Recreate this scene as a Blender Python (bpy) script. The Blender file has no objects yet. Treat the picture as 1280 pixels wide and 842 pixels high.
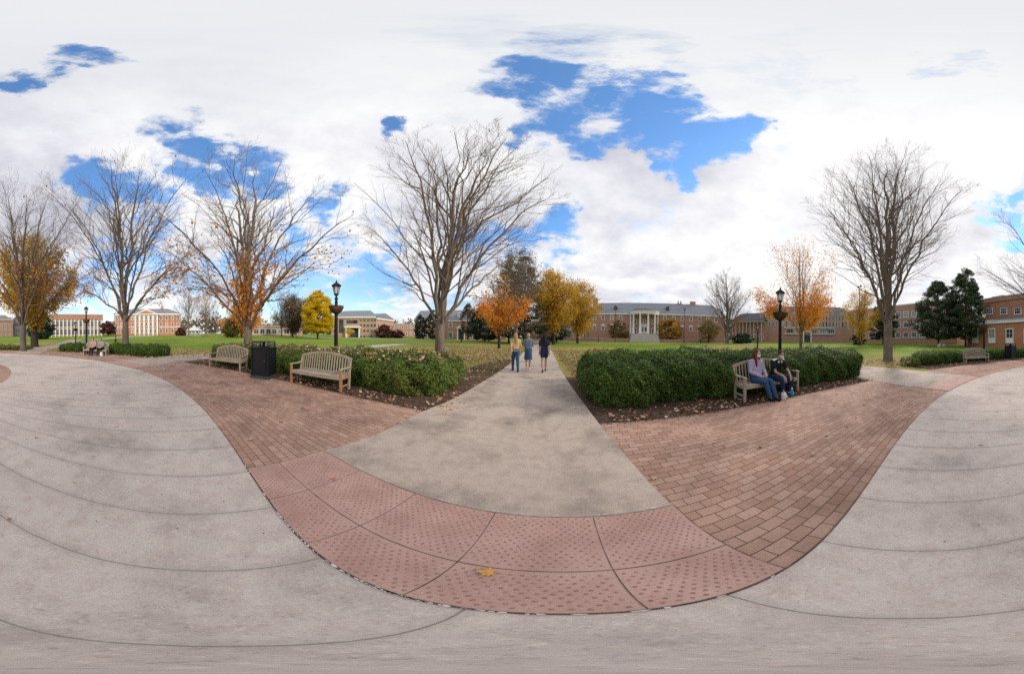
import bpy, math, random
import numpy as np
from mathutils import Vector, Matrix
PI=math.pi; K=PI/842.0
S=bpy.context.scene; COL=S.collection
# ------------------------------------------------------------------ camera frame (a full 180 degree high panorama, slightly rolled)
CAMH=1.6
UP=np.array([-math.sin(math.radians(.9)),math.sin(math.radians(.21)),1.]);UP/=np.linalg.norm(UP)
FW=np.array([0,1.,0]);FW-=UP*FW.dot(UP);FW/=np.linalg.norm(FW);RT=np.cross(FW,UP)
def ray(x,y):
    a=(x-640)*K;e=(421-y)*K
    return RT*math.sin(a)*math.cos(e)+FW*math.cos(a)*math.cos(e)+UP*math.sin(e)
CX,CY=-2.4,-10.43                                   # centre of the round plaza
def gz(x,y):
    R=math.hypot(x-CX,y-CY); 
    if R<26: return 0.
    r=math.hypot(x,y)+1e-6; s=.0035+.010*(x/r)**2
    return s*(min(R,150)-26)
def on_ground(x,y):                                  # survey a ground point
    d=ray(x,y);t=-CAMH/d[2];return (d[0]*t,d[1]*t)
def at(x,r):                                         # bearing + distance -> ground point
    d=ray(x,421);h=math.hypot(d[0],d[1]);X,Y=d[0]/h*r,d[1]/h*r
    return Vector((X,Y,gz(X,Y)))
def hz(x,y,r):                                       # height above the local ground of something seen at distance r
    d=ray(x,y);h=math.hypot(d[0],d[1]);p=at(x,r)
    return CAMH+d[2]/h*r-p.z
def pol(A,R): return (CX+R*math.cos(math.radians(A)),CY+R*math.sin(math.radians(A)))
# ------------------------------------------------------------------ materials
def mat(name,rough=.8,spec=.3):
    m=bpy.data.materials.new(name);m.use_nodes=True;nt=m.node_tree;b=nt.nodes['Principled BSDF']
    b.inputs['Roughness'].default_value=rough;b.inputs['Specular IOR Level'].default_value=spec
    return m,nt,b
def N(nt,t,**k):
    n=nt.nodes.new(t)
    for a,v in k.items():
        if a in n.inputs.keys() if isinstance(a,str) else False: n.inputs[a].default_value=v
        else: setattr(n,a,v)
    return n
def L(nt,a,b): nt.links.new(a,b)
def noise(nt,vec,scale,detail=4,rough=.55):
    n=nt.nodes.new('ShaderNodeTexNoise');n.inputs['Scale'].default_value=scale;n.inputs['Detail'].default_value=detail;n.inputs['Roughness'].default_value=rough
    if vec is not None: L(nt,vec,n.inputs['Vector'])
    return n.outputs['Fac']
def ramp(nt,fac,stops,interp='LINEAR'):
    r=nt.nodes.new('ShaderNodeValToRGB');e=r.color_ramp.elements;r.color_ramp.interpolation=interp
    while len(e)<len(stops): e.new(.5)
    for i,(p,c) in enumerate(stops):
        e[i].position=p;e[i].color=(*c,1) if len(c)==3 else c
    if fac is not None:L(nt,fac,r.inputs['Fac'])
    return r.outputs['Color']
def mth(nt,op,a,b=None,c=None,clamp=False):
    n=nt.nodes.new('ShaderNodeMath');n.operation=op;n.use_clamp=clamp
    for i,v in enumerate((a,b,c)):
        if v is None: continue
        if isinstance(v,(int,float)): n.inputs[i].default_value=v
        else: L(nt,v,n.inputs[i])
    return n.outputs[0]
def vm(nt,op,a,b=None,out=0):
    n=nt.nodes.new('ShaderNodeVectorMath');n.operation=op
    for i,v in enumerate((a,b)):
        if v is None: continue
        if isinstance(v,(tuple,list,Vector)): n.inputs[i].default_value=v
        else: L(nt,v,n.inputs[i])
    return n.outputs['Value'] if op in('DISTANCE','LENGTH','DOT_PRODUCT') else n.outputs['Vector']
def mix(nt,f,a,b,mode='MIX'):
    n=nt.nodes.new('ShaderNodeMix');n.data_type='RGBA';n.blend_type=mode
    for i,v in ((0,f),(6,a),(7,b)):
        if isinstance(v,(int,float)): n.inputs[i].default_value=v
        elif isinstance(v,tuple): n.inputs[i].default_value=(*v,1)
        else: L(nt,v,n.inputs[i])
    return n.outputs[2]
def bump(nt,b,h,strength,dist):
    n=nt.nodes.new('ShaderNodeBump');n.inputs['Strength'].default_value=strength;n.inputs['Distance'].default_value=dist
    L(nt,h,n.inputs['Height']);L(nt,n.outputs[0],b.inputs['Normal'])
def obc(nt): return nt.nodes.new('ShaderNodeTexCoord').outputs['Object']
def plain(name,c,rough=.7,var=.25,scale=6,spec=.3,metal=0,bmp=0):
    m,nt,b=mat(name,rough,spec);v=obc(nt);f=noise(nt,v,scale,5)
    lo=tuple(x*(1-var) for x in c);hi=tuple(min(1,x*(1+var)) for x in c)
    L(nt,ramp(nt,f,[(.25,lo),(.75,hi)]),b.inputs['Base Color']);b.inputs['Metallic'].default_value=metal
    if bmp: bump(nt,b,f,.5,bmp)
    return m
def leafmat(name,cols,rough=.55,trans=.25,spec=.3):
    m,nt,b=mat(name,rough,spec);a=nt.nodes.new('ShaderNodeAttribute');a.attribute_name='v'
    n=len(cols);c=ramp(nt,a.outputs['Fac'],[(i/(n-1),x) for i,x in enumerate(cols)])
    L(nt,c,b.inputs['Base Color'])
    if trans:
        t=nt.nodes.new('ShaderNodeBsdfTranslucent');L(nt,c,t.inputs['Color']);mx=nt.nodes.new('ShaderNodeMixShader');mx.inputs[0].default_value=trans
        L(nt,b.outputs[0],mx.inputs[1]);L(nt,t.outputs[0],mx.inputs[2]);L(nt,mx.outputs[0],nt.nodes['Material Output'].inputs['Surface'])
    return m
M={}
def polar(nt):
    v=vm(nt,'SUBTRACT',nt.nodes.new('ShaderNodeNewGeometry').outputs['Position'],(CX,CY,0))
    s=nt.nodes.new('ShaderNodeSeparateXYZ');L(nt,v,s.inputs[0])
    R=mth(nt,'SQRT',mth(nt,'ADD',mth(nt,'MULTIPLY',s.outputs[0],s.outputs[0]),mth(nt,'MULTIPLY',s.outputs[1],s.outputs[1])))
    # angle measured from -x-y side so that the seam lies behind
    A=mth(nt,'ARCTAN2',mth(nt,'MULTIPLY',s.outputs[0],-1),s.outputs[1])
    return A,R,v
# plaza concrete with radial joints
def concrete(name,base,joints,stain=.25,agg=.5):
    m,nt,b=mat(name,.85,.25);A,R,v=polar(nt)
    n1=noise(nt,v,.9,6,.6);n2=noise(nt,v,7,6,.65);n3=noise(nt,v,55,4,.8)
    c=ramp(nt,n1,[(.3,tuple(x*(1-stain) for x in base)),(.5,base),(.72,tuple(x*1.08 for x in base))])
    c=mix(nt,.55,c,ramp(nt,n2,[(.3,(.36,.34,.34)),(.5,(.5,.5,.5)),(.7,(.6,.59,.57))]),'OVERLAY')
    c=mix(nt,agg,c,ramp(nt,n3,[(.34,(.27,.25,.25)),(.46,(.5,.5,.5)),(.56,(.52,.5,.49)),(.68,(.78,.76,.73))]),'OVERLAY')
    bl=noise(nt,vm(nt,'MULTIPLY',v,(1,.6,1)),2.6,7,.6);c=mix(nt,ramp(nt,bl,[(.54,(0,0,0)),(.68,(.5,.5,.5))]),c,tuple(x*(.62 if not joints else .8) for x in base))
    # small dark spots and pale chips
    vo=nt.nodes.new('ShaderNodeTexVoronoi');vo.inputs['Scale'].default_value=5;L(nt,v,vo.inputs['Vector'])
    c=mix(nt,mth(nt,'LESS_THAN',vo.outputs['Distance'],.035),c,(.12,.11,.11))
    vo2=nt.nodes.new('ShaderNodeTexVoronoi');vo2.inputs['Scale'].default_value=38;L(nt,v,vo2.inputs['Vector'])
    gate=mth(nt,'GREATER_THAN',noise(nt,v,2.2,2),.52)
    c=mix(nt,mth(nt,'MULTIPLY',gate,mth(nt,'LESS_THAN',vo2.outputs['Distance'],.17)),c,(.6,.57,.54))
    h=n3
    if joints:
        st=math.radians(3.32);jit=mth(nt,'MULTIPLY',mth(nt,'SUBTRACT',noise(nt,v,1.3,3),.5),.004)
        a=mth(nt,'ADD',mth(nt,'ADD',A,math.radians(50*3.32-1.27+.0)),jit)
        f=mth(nt,'ABSOLUTE',mth(nt,'SUBTRACT',mth(nt,'FRACT',mth(nt,'DIVIDE',a,st)),.5))
        d=mth(nt,'MULTIPLY',mth(nt,'MULTIPLY',mth(nt,'SUBTRACT',.5,f),st),R)      # metres from the joint
        wob=mth(nt,'ADD',.0015,mth(nt,'MULTIPLY',noise(nt,v,30,3),.0055))
        j=mth(nt,'LESS_THAN',d,wob)
        jf=mth(nt,'MULTIPLY',j,mth(nt,'ADD',.45,mth(nt,'MULTIPLY',noise(nt,v,3,2),.7)),None,True)
        c=mix(nt,jf,c,(.23,.195,.165))
        halo=mth(nt,'MULTIPLY',mth(nt,'SUBTRACT',1,mth(nt,'DIVIDE',d,.06),None,True),.22,None,True)
        c=mix(nt,halo,c,(.26,.23,.2))
        h=mth(nt,'SUBTRACT',n3,mth(nt,'MULTIPLY',j,3))
    L(nt,c,b.inputs['Base Color']);bump(nt,b,h,.35,.004);return m
M['ring']=concrete('ring_concrete',(.59,.50,.435),True,.3,.55)
M['path']=concrete('path_concrete',(.49,.395,.32),False,.5,.4)
M['farpath']=plain('pale_path',(.5,.45,.38),.9,.15,2)
def pavers():
    m,nt,b=mat('clay_pavers',.8,.25);A,R,v=polar(nt)
    cb=nt.nodes.new('ShaderNodeCombineXYZ');L(nt,mth(nt,'MULTIPLY',A,12.9),cb.inputs[0]);L(nt,mth(nt,'SUBTRACT',R,11.15),cb.inputs[1])
    wv=vm(nt,'SCALE',vm(nt,'SUBTRACT',nt_col(nt,v,4),(.5,.5,.5)),None);wv.node.inputs['Scale'].default_value=.012
    vec=vm(nt,'ADD',cb.outputs[0],wv)
    br=nt.nodes.new('ShaderNodeTexBrick');br.inputs['Scale'].default_value=1;br.inputs['Brick Width'].default_value=.206;br.inputs['Row Height'].default_value=.1032
    br.inputs['Mortar Size'].default_value=.0045;br.inputs['Mortar Smooth'].default_value=.2;br.inputs['Bias'].default_value=0
    br.inputs['Color1'].default_value=(.37,.215,.155,1);br.inputs['Color2'].default_value=(.49,.32,.245,1);br.inputs['Mortar'].default_value=(.12,.07,.055,1)
    L(nt,vec,br.inputs['Vector'])
    n1=noise(nt,v,1.1,5);n2=noise(nt,v,60,4,.75)
    c=mix(nt,.8,br.outputs['Color'],ramp(nt,n1,[(.32,(.33,.31,.30)),(.5,(.5,.49,.48)),(.68,(.6,.58,.56))]),'OVERLAY')
    c=mix(nt,.5,c,ramp(nt,n2,[(.3,(.3,.3,.3)),(.7,(.68,.66,.65))]),'OVERLAY')
    L(nt,c,b.inputs['Base Color']);bump(nt,b,mth(nt,'SUBTRACT',mth(nt,'MULTIPLY',n2,.3),br.outputs['Fac']),.5,.004);return m
def nt_col(nt,v,s):
    n=nt.nodes.new('ShaderNodeTexNoise');n.inputs['Scale'].default_value=s;L(nt,v,n.inputs['Vector']);return n.outputs['Color']
M['pavers']=pavers()
def tactile():
    m,nt,b=mat('tactile_pink',.75,.3);A,R,v=polar(nt)
    n1=noise(nt,v,3,5);n2=noise(nt,v,90,3,.8)
    c=ramp(nt,n1,[(.3,(.43,.25,.20)),(.7,(.57,.355,.29))])
    c=mix(nt,.45,c,ramp(nt,n2,[(.3,(.32,.32,.32)),(.7,(.66,.66,.66))]),'OVERLAY')
    L(nt,c,b.inputs['Base Color']);bump(nt,b,n2,.3,.002);return m
M['tactile']=tactile()
M['domecap']=plain('shaded_dirty_dome',(.345,.205,.16),.8,.35,20)  # darker tone paints in the domes' shaded sides along with dirt
M['seam']=plain('dark_seam',(.09,.07,.05),.9,.4,20)
M['caulk']=plain('white_caulk',(.66,.6,.56),.8,.15,20)
def mulch():
    m,nt,b=mat('mulch',.95,.1);v=obc(nt);n=noise(nt,v,28,6,.75);n2=noise(nt,v,1.2,4)
    vo=nt.nodes.new('ShaderNodeTexVoronoi');vo.inputs['Scale'].default_value=26;L(nt,v,vo.inputs['Vector'])
    c=ramp(nt,n,[(.3,(.03,.018,.013)),(.5,(.10,.06,.042)),(.7,(.24,.155,.11))])
    c=mix(nt,ramp(nt,n2,[(.35,(0,0,0)),(.65,(.6,.6,.6))]),c,(.21,.13,.095))
    L(nt,c,b.inputs['Base Color']);bump(nt,b,mth(nt,'ADD',n,vo.outputs['Distance']),1,.03);return m
M['mulch']=mulch()
SP=[]   # leaf litter centres (x,y,radius)
def lawn(spots):
    m,nt,b=mat('lawn',.95,.1);v=nt.nodes.new('ShaderNodeNewGeometry').outputs['Position']
    n1=noise(nt,v,.12,5);n2=noise(nt,v,9,6,.75);n3=noise(nt,v,1.2,5)
    c=ramp(nt,n1,[(.3,(.12,.19,.022)),(.5,(.175,.25,.03)),(.7,(.28,.28,.048))])
    c=mix(nt,.8,c,ramp(nt,n2,[(.3,(.3,.3,.28)),(.7,(.7,.7,.66))]),'OVERLAY')
    lit=None
    for x,y,r in spots:
        d=vm(nt,'DISTANCE',v,(x,y,0));k=mth(nt,'SUBTRACT',1,mth(nt,'DIVIDE',d,r),None,True)
        lit=k if lit is None else mth(nt,'MAXIMUM',lit,k)
    f=mth(nt,'MULTIPLY',mth(nt,'SUBTRACT',mth(nt,'ADD',mth(nt,'MULTIPLY',lit,1.1),mth(nt,'MULTIPLY',n3,.9)),.62),2.4,None,True)
    f2=mth(nt,'MULTIPLY',f,ramp(nt,noise(nt,v,14,5,.7),[(.4,(.15,.15,.15)),(.62,(.9,.9,.9))]))
    lc=ramp(nt,noise(nt,v,11,4,.8),[(.3,(.2,.13,.05)),(.5,(.45,.25,.12)),(.7,(.6,.38,.25))])
    c=mix(nt,f2,c,lc)
    L(nt,c,b.inputs['Base Color']);bump(nt,b,n2,.8,.05);return m
def brickwall(name,c1,c2,mortar):
    m,nt,b=mat(name,.85,.2);v=obc(nt);n1=noise(nt,v,.5,5);n2=noise(nt,v,6,5,.8)
    c=ramp(nt,n2,[(.3,c1),(.7,c2)]);c=mix(nt,.5,c,ramp(nt,n1,[(.3,(.4,.4,.4)),(.7,(.6,.6,.6))]),'OVERLAY')
    br=nt.nodes.new('ShaderNodeTexBrick');br.inputs['Scale'].default_value=1;br.inputs['Brick Width'].default_value=.23;br.inputs['Row Height'].default_value=.08;br.inputs['Mortar Size'].default_value=.006
    s=nt.nodes.new('ShaderNodeSeparateXYZ');L(nt,v,s.inputs[0]);cb=nt.nodes.new('ShaderNodeCombineXYZ');L(nt,mth(nt,'ADD',s.outputs[0],s.outputs[1]),cb.inputs[0]);L(nt,s.outputs[2],cb.inputs[1]);L(nt,cb.outputs[0],br.inputs['Vector'])
    c=mix(nt,mth(nt,'MULTIPLY',br.outputs['Fac'],.8),c,mortar)
    L(nt,c,b.inputs['Base Color']);return m
M['brick']=brickwall('red_brick',(.36,.16,.10),(.54,.27,.18),(.5,.43,.37))
M['brick_orange']=brickwall('orange_brick',(.38,.135,.065),(.52,.21,.105),(.5,.4,.33))
M['brick_tan']=brickwall('tan_brick',(.4,.235,.145),(.54,.34,.22),(.5,.42,.34))
M['slate']=plain('slate_roof',(.21,.215,.235),.7,.25,1.5)
M['slate_dark']=plain('dark_roof',(.10,.095,.10),.8,.25,1.5)
M['white']=plain('white_paint',(.82,.79,.74),.6,.06,2)
M['stone']=plain('limestone',(.5,.46,.4),.8,.12,2)
def glass():
    m,nt,b=mat('window_glass',.08,.6);f=noise(nt,obc(nt),.35,2);oi=nt.nodes.new('ShaderNodeObjectInfo').outputs['Random'];L(nt,mix(nt,.35,ramp(nt,oi,[(.0,(.02,.025,.03)),(.45,(.06,.07,.085)),(.7,(.12,.135,.15)),(.85,(.36,.35,.32))],'CONSTANT'),ramp(nt,f,[(.4,(.02,.025,.03)),(.6,(.12,.14,.16))])),b.inputs['Base Color']);return m
M['glass']=glass()
def wood(name,a,c):
    m,nt,b=mat(name,.8,.2);v=obc(nt);n=noise(nt,vm(nt,'MULTIPLY',v,(3,30,30)),1.5,6,.7);n2=noise(nt,v,5,3)
    k=mix(nt,.5,ramp(nt,n,[(.3,a),(.7,c)]),ramp(nt,n2,[(.3,(.4,.4,.4)),(.7,(.6,.6,.6))]),'OVERLAY')
    L(nt,k,b.inputs['Base Color']);bump(nt,b,n,.3,.002);return m
M['teak']=wood('weathered_teak',(.31,.25,.19),(.50,.42,.325))
M['teak_warm']=wood('warm_teak',(.34,.17,.09),(.48,.27,.16))
M['black']=plain('black_metal',(.010,.011,.014),.5,.2,8,.3)
M['blackpl']=plain('dark_plinth',(.05,.05,.058),.7,.2,8)
def frosted():
    m,nt,b=mat('lantern_glass',.25,.5);b.inputs['Base Color'].default_value=(.75,.75,.72,1);b.inputs['Transmission Weight'].default_value=.55
    return m
M['lantern']=frosted()
M['coir']=plain('coir_liner',(.12,.07,.045),.95,.4,40,.1,0,.01)
def bark(name,c):
    m,nt,b=mat(name,.95,.1);v=obc(nt);n=noise(nt,vm(nt,'MULTIPLY',v,(14,14,2.2)),1.6,7,.7);n2=noise(nt,v,1.3,5)
    k=ramp(nt,n,[(.3,tuple(x*.45 for x in c)),(.5,c),(.72,tuple(x*1.5 for x in c))]);k=mix(nt,.8,k,ramp(nt,n2,[(.3,(.33,.33,.33)),(.7,(.62,.62,.6))]),'OVERLAY')
    L(nt,k,b.inputs['Base Color']);bump(nt,b,n,1,.03);return m
M['bark']=bark('grey_bark',(.15,.125,.105))
M['bark_pale']=bark('pale_bark',(.215,.17,.135))
M['bark_dark']=plain('dark_bark',(.055,.045,.04),.95,.35,9,.1,0,.02)
M['twig']=plain('brown_twig',(.18,.13,.105),.9,.25,9,.1)
M['twig_pale']=plain('purplish_twig',(.23,.175,.15),.9,.25,9,.1)
M['core']=plain('hedge_stems_core',(.018,.022,.010),.95,.5,14,.05)  # hedge stems and the added light-blocking core
M['hedgeleaf']=leafmat('hedge_leaves',[(.02,.045,.01),(.038,.078,.014),(.062,.115,.02),(.095,.155,.027),(.15,.205,.042),(.17,.20,.045)],.6,.2,.15)
M['hedgeleaf_b']=leafmat('turning_hedge_leaves',[(.025,.055,.008),(.055,.105,.014),(.10,.16,.02),(.15,.2,.03),(.24,.21,.05),(.36,.2,.11)],.5,.18,.25)
M['dryleaf']=leafmat('fallen_leaves',[(.2,.09,.05),(.36,.17,.09),(.5,.25,.12),(.6,.34,.18),(.55,.38,.28),(.65,.5,.38)],.8,.1,.15)
M['orange']=leafmat('orange_leaves',[(.55,.17,.03),(.76,.29,.035),(.85,.40,.05),(.85,.52,.1)],.6,.5)
M['pinkorange']=leafmat('rust_leaves',[(.3,.12,.05),(.42,.19,.09),(.5,.26,.13)],.6,.4)
M['gold']=leafmat('golden_leaves',[(.24,.2,.025),(.55,.33,.035),(.72,.42,.045),(.78,.46,.06)],.6,.5)
M['mixgold']=leafmat('green_gold_leaves',[(.22,.24,.03),(.45,.38,.035),(.72,.42,.05),(.8,.3,.06)],.6,.5)
M['yellow']=leafmat('yellow_leaves',[(.5,.42,.015),(.78,.58,.02),(.88,.62,.03)],.6,.55)
M['mixleaf']=leafmat('green_to_orange_leaves',[(.07,.11,.015),(.16,.17,.02),(.32,.2,.03),(.45,.2,.04)],.6,.35)
M['olive']=leafmat('olive_leaves',[(.04,.07,.012),(.09,.12,.02),(.2,.15,.03)],.6,.3)
M['evergreen']=leafmat('evergreen_leaves',[(.006,.016,.007),(.014,.03,.012),(.028,.05,.018),(.04,.06,.025)],.5,.08,.35)
M['magnolia']=leafmat('magnolia_leaves',[(.02,.036,.014),(.04,.066,.024),(.075,.10,.038),(.13,.12,.05)],.5,.12,.3)
M['brownconifer']=leafmat('dull_brown_needles',[(.05,.06,.035),(.16,.135,.09),(.32,.26,.2)],.8,.2,.1)
M['redshrub']=leafmat('maroon_leaves',[(.05,.012,.012),(.12,.03,.03),(.17,.06,.05)],.6,.3)
M['farwood']=leafmat('far_wood_leaves',[(.05,.05,.03),(.11,.085,.055),(.17,.12,.08),(.2,.13,.06)],.8,.2,.1)
M['grass']=leafmat('grass_blades',[(.05,.10,.012),(.10,.17,.02),(.17,.22,.035)],.7,.3,.2)
# ------------------------------------------------------------------ mesh building
def empty(name,loc,rz=0,label=None,cat=None,group=None):
    o=bpy.data.objects.new(name,None);COL.objects.link(o);o.location=loc;o.rotation_euler=(0,0,rz);o.empty_display_size=.2
    tag(o,label,cat,group);return o
def tag(o,label=None,cat=None,group=None,kind=None):
    if label:o['label']=label
    if cat:o['category']=cat
    if group:o['group']=group
    if kind:o['kind']=kind
    return o
class MB:
    def __init__(s): s.v=[];s.f=[];s.m=[];s.n=0
    def add(s,vs,fs,mi=0):
        s.v.append(np.asarray(vs,float).reshape(-1,3));k=s.n;s.f+= [[i+k for i in f] for f in fs];s.m+=[mi]*len(fs);s.n+=len(vs);return s
    def box(s,c,d,rz=0,mi=0,rot=None,taper=1):
        x,y,z=d[0]/2,d[1]/2,d[2]/2
        v=[(-x,-y,-z),(x,-y,-z),(x,y,-z),(-x,y,-z),(-x*taper,-y*taper,z),(x*taper,-y*taper,z),(x*taper,y*taper,z),(-x*taper,y*taper,z)]
        R=rot if rot is not None else Matrix.Rotation(rz,3,'Z');v=[Vector(c)+R@Vector(p) for p in v]
        return s.add([tuple(p) for p in v],[(0,3,2,1),(4,5,6,7),(0,1,5,4),(1,2,6,5),(2,3,7,6),(3,0,4,7)],mi)
    def bar(s,a,b,w,h,mi=0,up=(0,0,1)):
        a,b=Vector(a),Vector(b);d=(b-a);l=d.length;d/=l;u=Vector(up)
        if abs(d.dot(u))>.95:u=Vector((0,1,0))
        x=d.cross(u).normalized();z=x.cross(d)
        R=Matrix((x,d,z)).transposed();return s.box((a+b)/2,(w,l,h),rot=R,mi=mi)
    def lathe(s,prof,c=(0,0,0),n=16,mi=0,cap=True):
        v=[];f=[];m=len(prof)
        for r,z in prof:
            for k in range(n):a=2*PI*k/n;v.append((c[0]+r*math.cos(a),c[1]+r*math.sin(a),c[2]+z))
        for i in range(m-1):
            for k in range(n):f.append((i*n+k,i*n+(k+1)%n,(i+1)*n+(k+1)%n,(i+1)*n+k))
        if cap:f.append(tuple(range(n-1,-1,-1)));f.append(tuple((m-1)*n+k for k in range(n)))
        return s.add(v,f,mi)
    def tube(s,pts,rad,n=6,mi=0,cap=True):
        pts=np.asarray(pts,float);m=len(pts);t=np.gradient(pts,axis=0);t/=np.linalg.norm(t,axis=1)[:,None]+1e-9
        ref=np.array([.31,.17,.94]) if abs(t[0][2])<.8 else np.array([.94,.31,.17])
        u=np.cross(t,ref);u/=np.linalg.norm(u,axis=1)[:,None]+1e-9;w=np.cross(t,u)
        a=np.arange(n)*2*PI/n;rad=np.asarray(rad,float)[:,None,None]
        v=pts[:,None,:]+rad*(u[:,None,:]*np.cos(a)[None,:,None]+w[:,None,:]*np.sin(a)[None,:,None])
        f=[(i*n+k,i*n+(k+1)%n,(i+1)*n+(k+1)%n,(i+1)*n+k) for i in range(m-1) for k in range(n)]
        if cap:f.append(tuple(range(n-1,-1,-1)));f.append(tuple((m-1)*n+k for k in range(n)))
        return s.add(v.reshape(-1,3),f,mi)
    def ell(s,c,r,rot=None,n=12,mi=0):
        v=[];f=[];m=n//2+1
        for i in range(m+1):
            ph=PI*i/m
            for k in range(n):
                a=2*PI*k/n;p=Vector((r[0]*math.sin(ph)*math.cos(a),r[1]*math.sin(ph)*math.sin(a),r[2]*math.cos(ph)))
                if rot is not None:p=rot@p
                v.append(tuple(Vector(c)+p))
        for i in range(m):
            for k in range(n):f.append((i*n+k,(i+1)*n+k,(i+1)*n+(k+1)%n,i*n+(k+1)%n))
        return s.add(v,f,mi)
    def cap(s,a,b,ra,rb,n=12):
        a,b=Vector(a),Vector(b);s.ell(a,(ra,)*3,n=n);s.ell(b,(rb,)*3,n=n)
        if (b-a).length>1e-4:s.tube([a,b],[ra,rb],n)
        return s
    def build(s,name,mats,parent=None,smooth=False,at=None):
        me=bpy.data.meshes.new(name);v=np.concatenate(s.v) if s.v else np.zeros((0,3))
        me.from_pydata(v.tolist(),[],s.f)
        if not isinstance(mats,(list,tuple)):mats=[mats]
        for m in mats:me.materials.append(m)
        if len(mats)>1:me.polygons.foreach_set('material_index',s.m)
        if smooth:me.polygons.foreach_set('use_smooth',[True]*len(s.f))
        me.validate();me.update()
        o=bpy.data.objects.new(name,me);COL.objects.link(o);o.parent=parent
        if at is not None:o.location=at
        return o
def quadmesh(name,V,vals,material,parent=None,tri=False):
    """V (n,k,3) polygons with a value each"""
    n,k,_=V.shape;me=bpy.data.meshes.new(name);me.vertices.add(n*k);me.vertices.foreach_set('co',V.reshape(-1).astype('f'))
    me.loops.add(n*k);me.loops.foreach_set('vertex_index',np.arange(n*k,dtype='i'));me.polygons.add(n)
    me.polygons.foreach_set('loop_start',np.arange(0,n*k,k,dtype='i'));me.update(calc_edges=True)
    at_=me.attributes.new('v','FLOAT','FACE');at_.data.foreach_set('value',np.asarray(vals,'f'))
    me.materials.append(material);o=bpy.data.objects.new(name,me);COL.objects.link(o);o.parent=parent;return o
def leaves(rng,P,size,asp=.5,flat=None,nrm=None,nj=.6):
    """diamond leaves at points P (n,3)"""
    n=len(P);d=rng.normal(size=(n,3))
    if nrm is not None:
        nn=nrm+rng.normal(size=(n,3))*nj;nn/=np.linalg.norm(nn,axis=1)[:,None]
        d-=nn*(d*nn).sum(1)[:,None];d/=np.linalg.norm(d,axis=1)[:,None];w=np.cross(nn,d)
    else:
        d/=np.linalg.norm(d,axis=1)[:,None];q=rng.normal(size=(n,3));w=np.cross(d,q);w/=np.linalg.norm(w,axis=1)[:,None]
    s=size*rng.uniform(.4,1.5,size=(n,1))
    a=P-d*s*.5;b=P+w*s*asp*.5-d*s*.05;c=P+d*s*.5;e=P-w*s*asp*.5-d*s*.05
    return np.stack([a,b,c,e],1)
# ------------------------------------------------------------------ the ground
trees_litter=[]
def sheet_polar(name,A0,A1,R0,R1,z,material,dA=1.,nR=2,rough=0):
    n=max(2,int(abs(A1-A0)/dA)+1);mb=MB();v=[];f=[]
    for i in range(n):
        A=A0+(A1-A0)*i/(n-1)
        for j in range(nR):
            R=R0+(R1-R0)*j/(nR-1);x,y=pol(A,R)
            if rough and j in(0,nR-1):x+=random.uniform(-rough,rough);y+=random.uniform(-rough,rough)
            v.append((x,y,z+gz(x,y)))
    for i in range(n-1):
        for j in range(nR-1):f.append((i*nR+j,i*nR+j+1,(i+1)*nR+j+1,(i+1)*nR+j) if A1<A0 else (i*nR+j,i*nR+j+1,(i+1)*nR+j+1,(i+1)*nR+j)[::-1][::-1])
    o=mb.add(v,f).build(name,material);fix_up(o);tag(o,kind='structure');return o
def fix_up(o):
    me=o.data;import bmesh
    bm=bmesh.new();bm.from_mesh(me)
    fl=[f for f in bm.faces if f.normal.z<0]
    bmesh.ops.reverse_faces(bm,faces=fl);bm.to_mesh(me);bm.free()
def ribbon(name,Lf,Rt,z,material,step=1.0):
    """a strip between two edge polylines (same count), finely divided and laid on the ground"""
    mb=MB();v=[];f=[];pairs=[]
    for (a,b),(c,d) in zip(zip(Lf,Rt),zip(Lf[1:],Rt[1:])):
        k=max(1,int(max(math.dist(a,c),math.dist(b,d))/step))
        for i in range(k):
            t=i/k;pairs.append(((a[0]*(1-t)+c[0]*t,a[1]*(1-t)+c[1]*t),(b[0]*(1-t)+d[0]*t,b[1]*(1-t)+d[1]*t)))
    pairs.append((Lf[-1],Rt[-1]))
    for a,b in pairs:
        for t in(0,.5,1):
            x=a[0]*(1-t)+b[0]*t;y=a[1]*(1-t)+b[1]*t;g=gz(x,y);v.append((x,y,g+z+(.02 if g>0 else 0)*min(1,g*8)))
    for i in range(len(pairs)-1):
        for j in range(2):f.append((i*3+j,i*3+j+1,(i+1)*3+j+1,(i+1)*3+j))
    o=mb.add(v,f).build(name,material);fix_up(o);return tag(o,kind='structure')
def smooth_line(pts,n=24):
    """Catmull-Rom"""
    P=[np.array(p,float) for p in pts];P=[2*P[0]-P[1]]+P+[2*P[-1]-P[-2]];out=[]
    m=len(pts)-1
    for i in range(m):
        a,b,c,d=P[i:i+4]
        for k in range(n):
            t=k/n;out.append(tuple(.5*((2*b)+(-a+c)*t+(2*a-5*b+4*c-d)*t*t+(-a+3*b-3*c+d)*t**3)))
    out.append(tuple(P[-2]));return out
random.seed(3)
litter=[(-2.5,13,13),(-10,8,9),(1,25,14),(5,9,5.5),(-17,1,7),(16,-3,6.5),(-19,-6,9),(33,20,10),(-26,-23,12),(2.5,7,5),(8,25,9),(-6,30,14)]
M['lawn']=lawn(litter)
v=[];f=[];Rs=[0,10,18,22,26,30,35,42,50,60,75,95,120,150,220,400,900];nA=120
for R in Rs[1:]:
    for k in range(nA):
        A=360*k/nA;x,y=pol(A,R);v.append((x,y,gz(x,y)))
v.append((CX,CY,0));c0=len(v)-1
for k in range(nA):f.append((c0,k,(k+1)%nA))
for i in range(len(Rs)-2):
    for k in range(nA):f.append((i*nA+k,(i+1)*nA+k,(i+1)*nA+(k+1)%nA,i*nA+(k+1)%nA))
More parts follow.
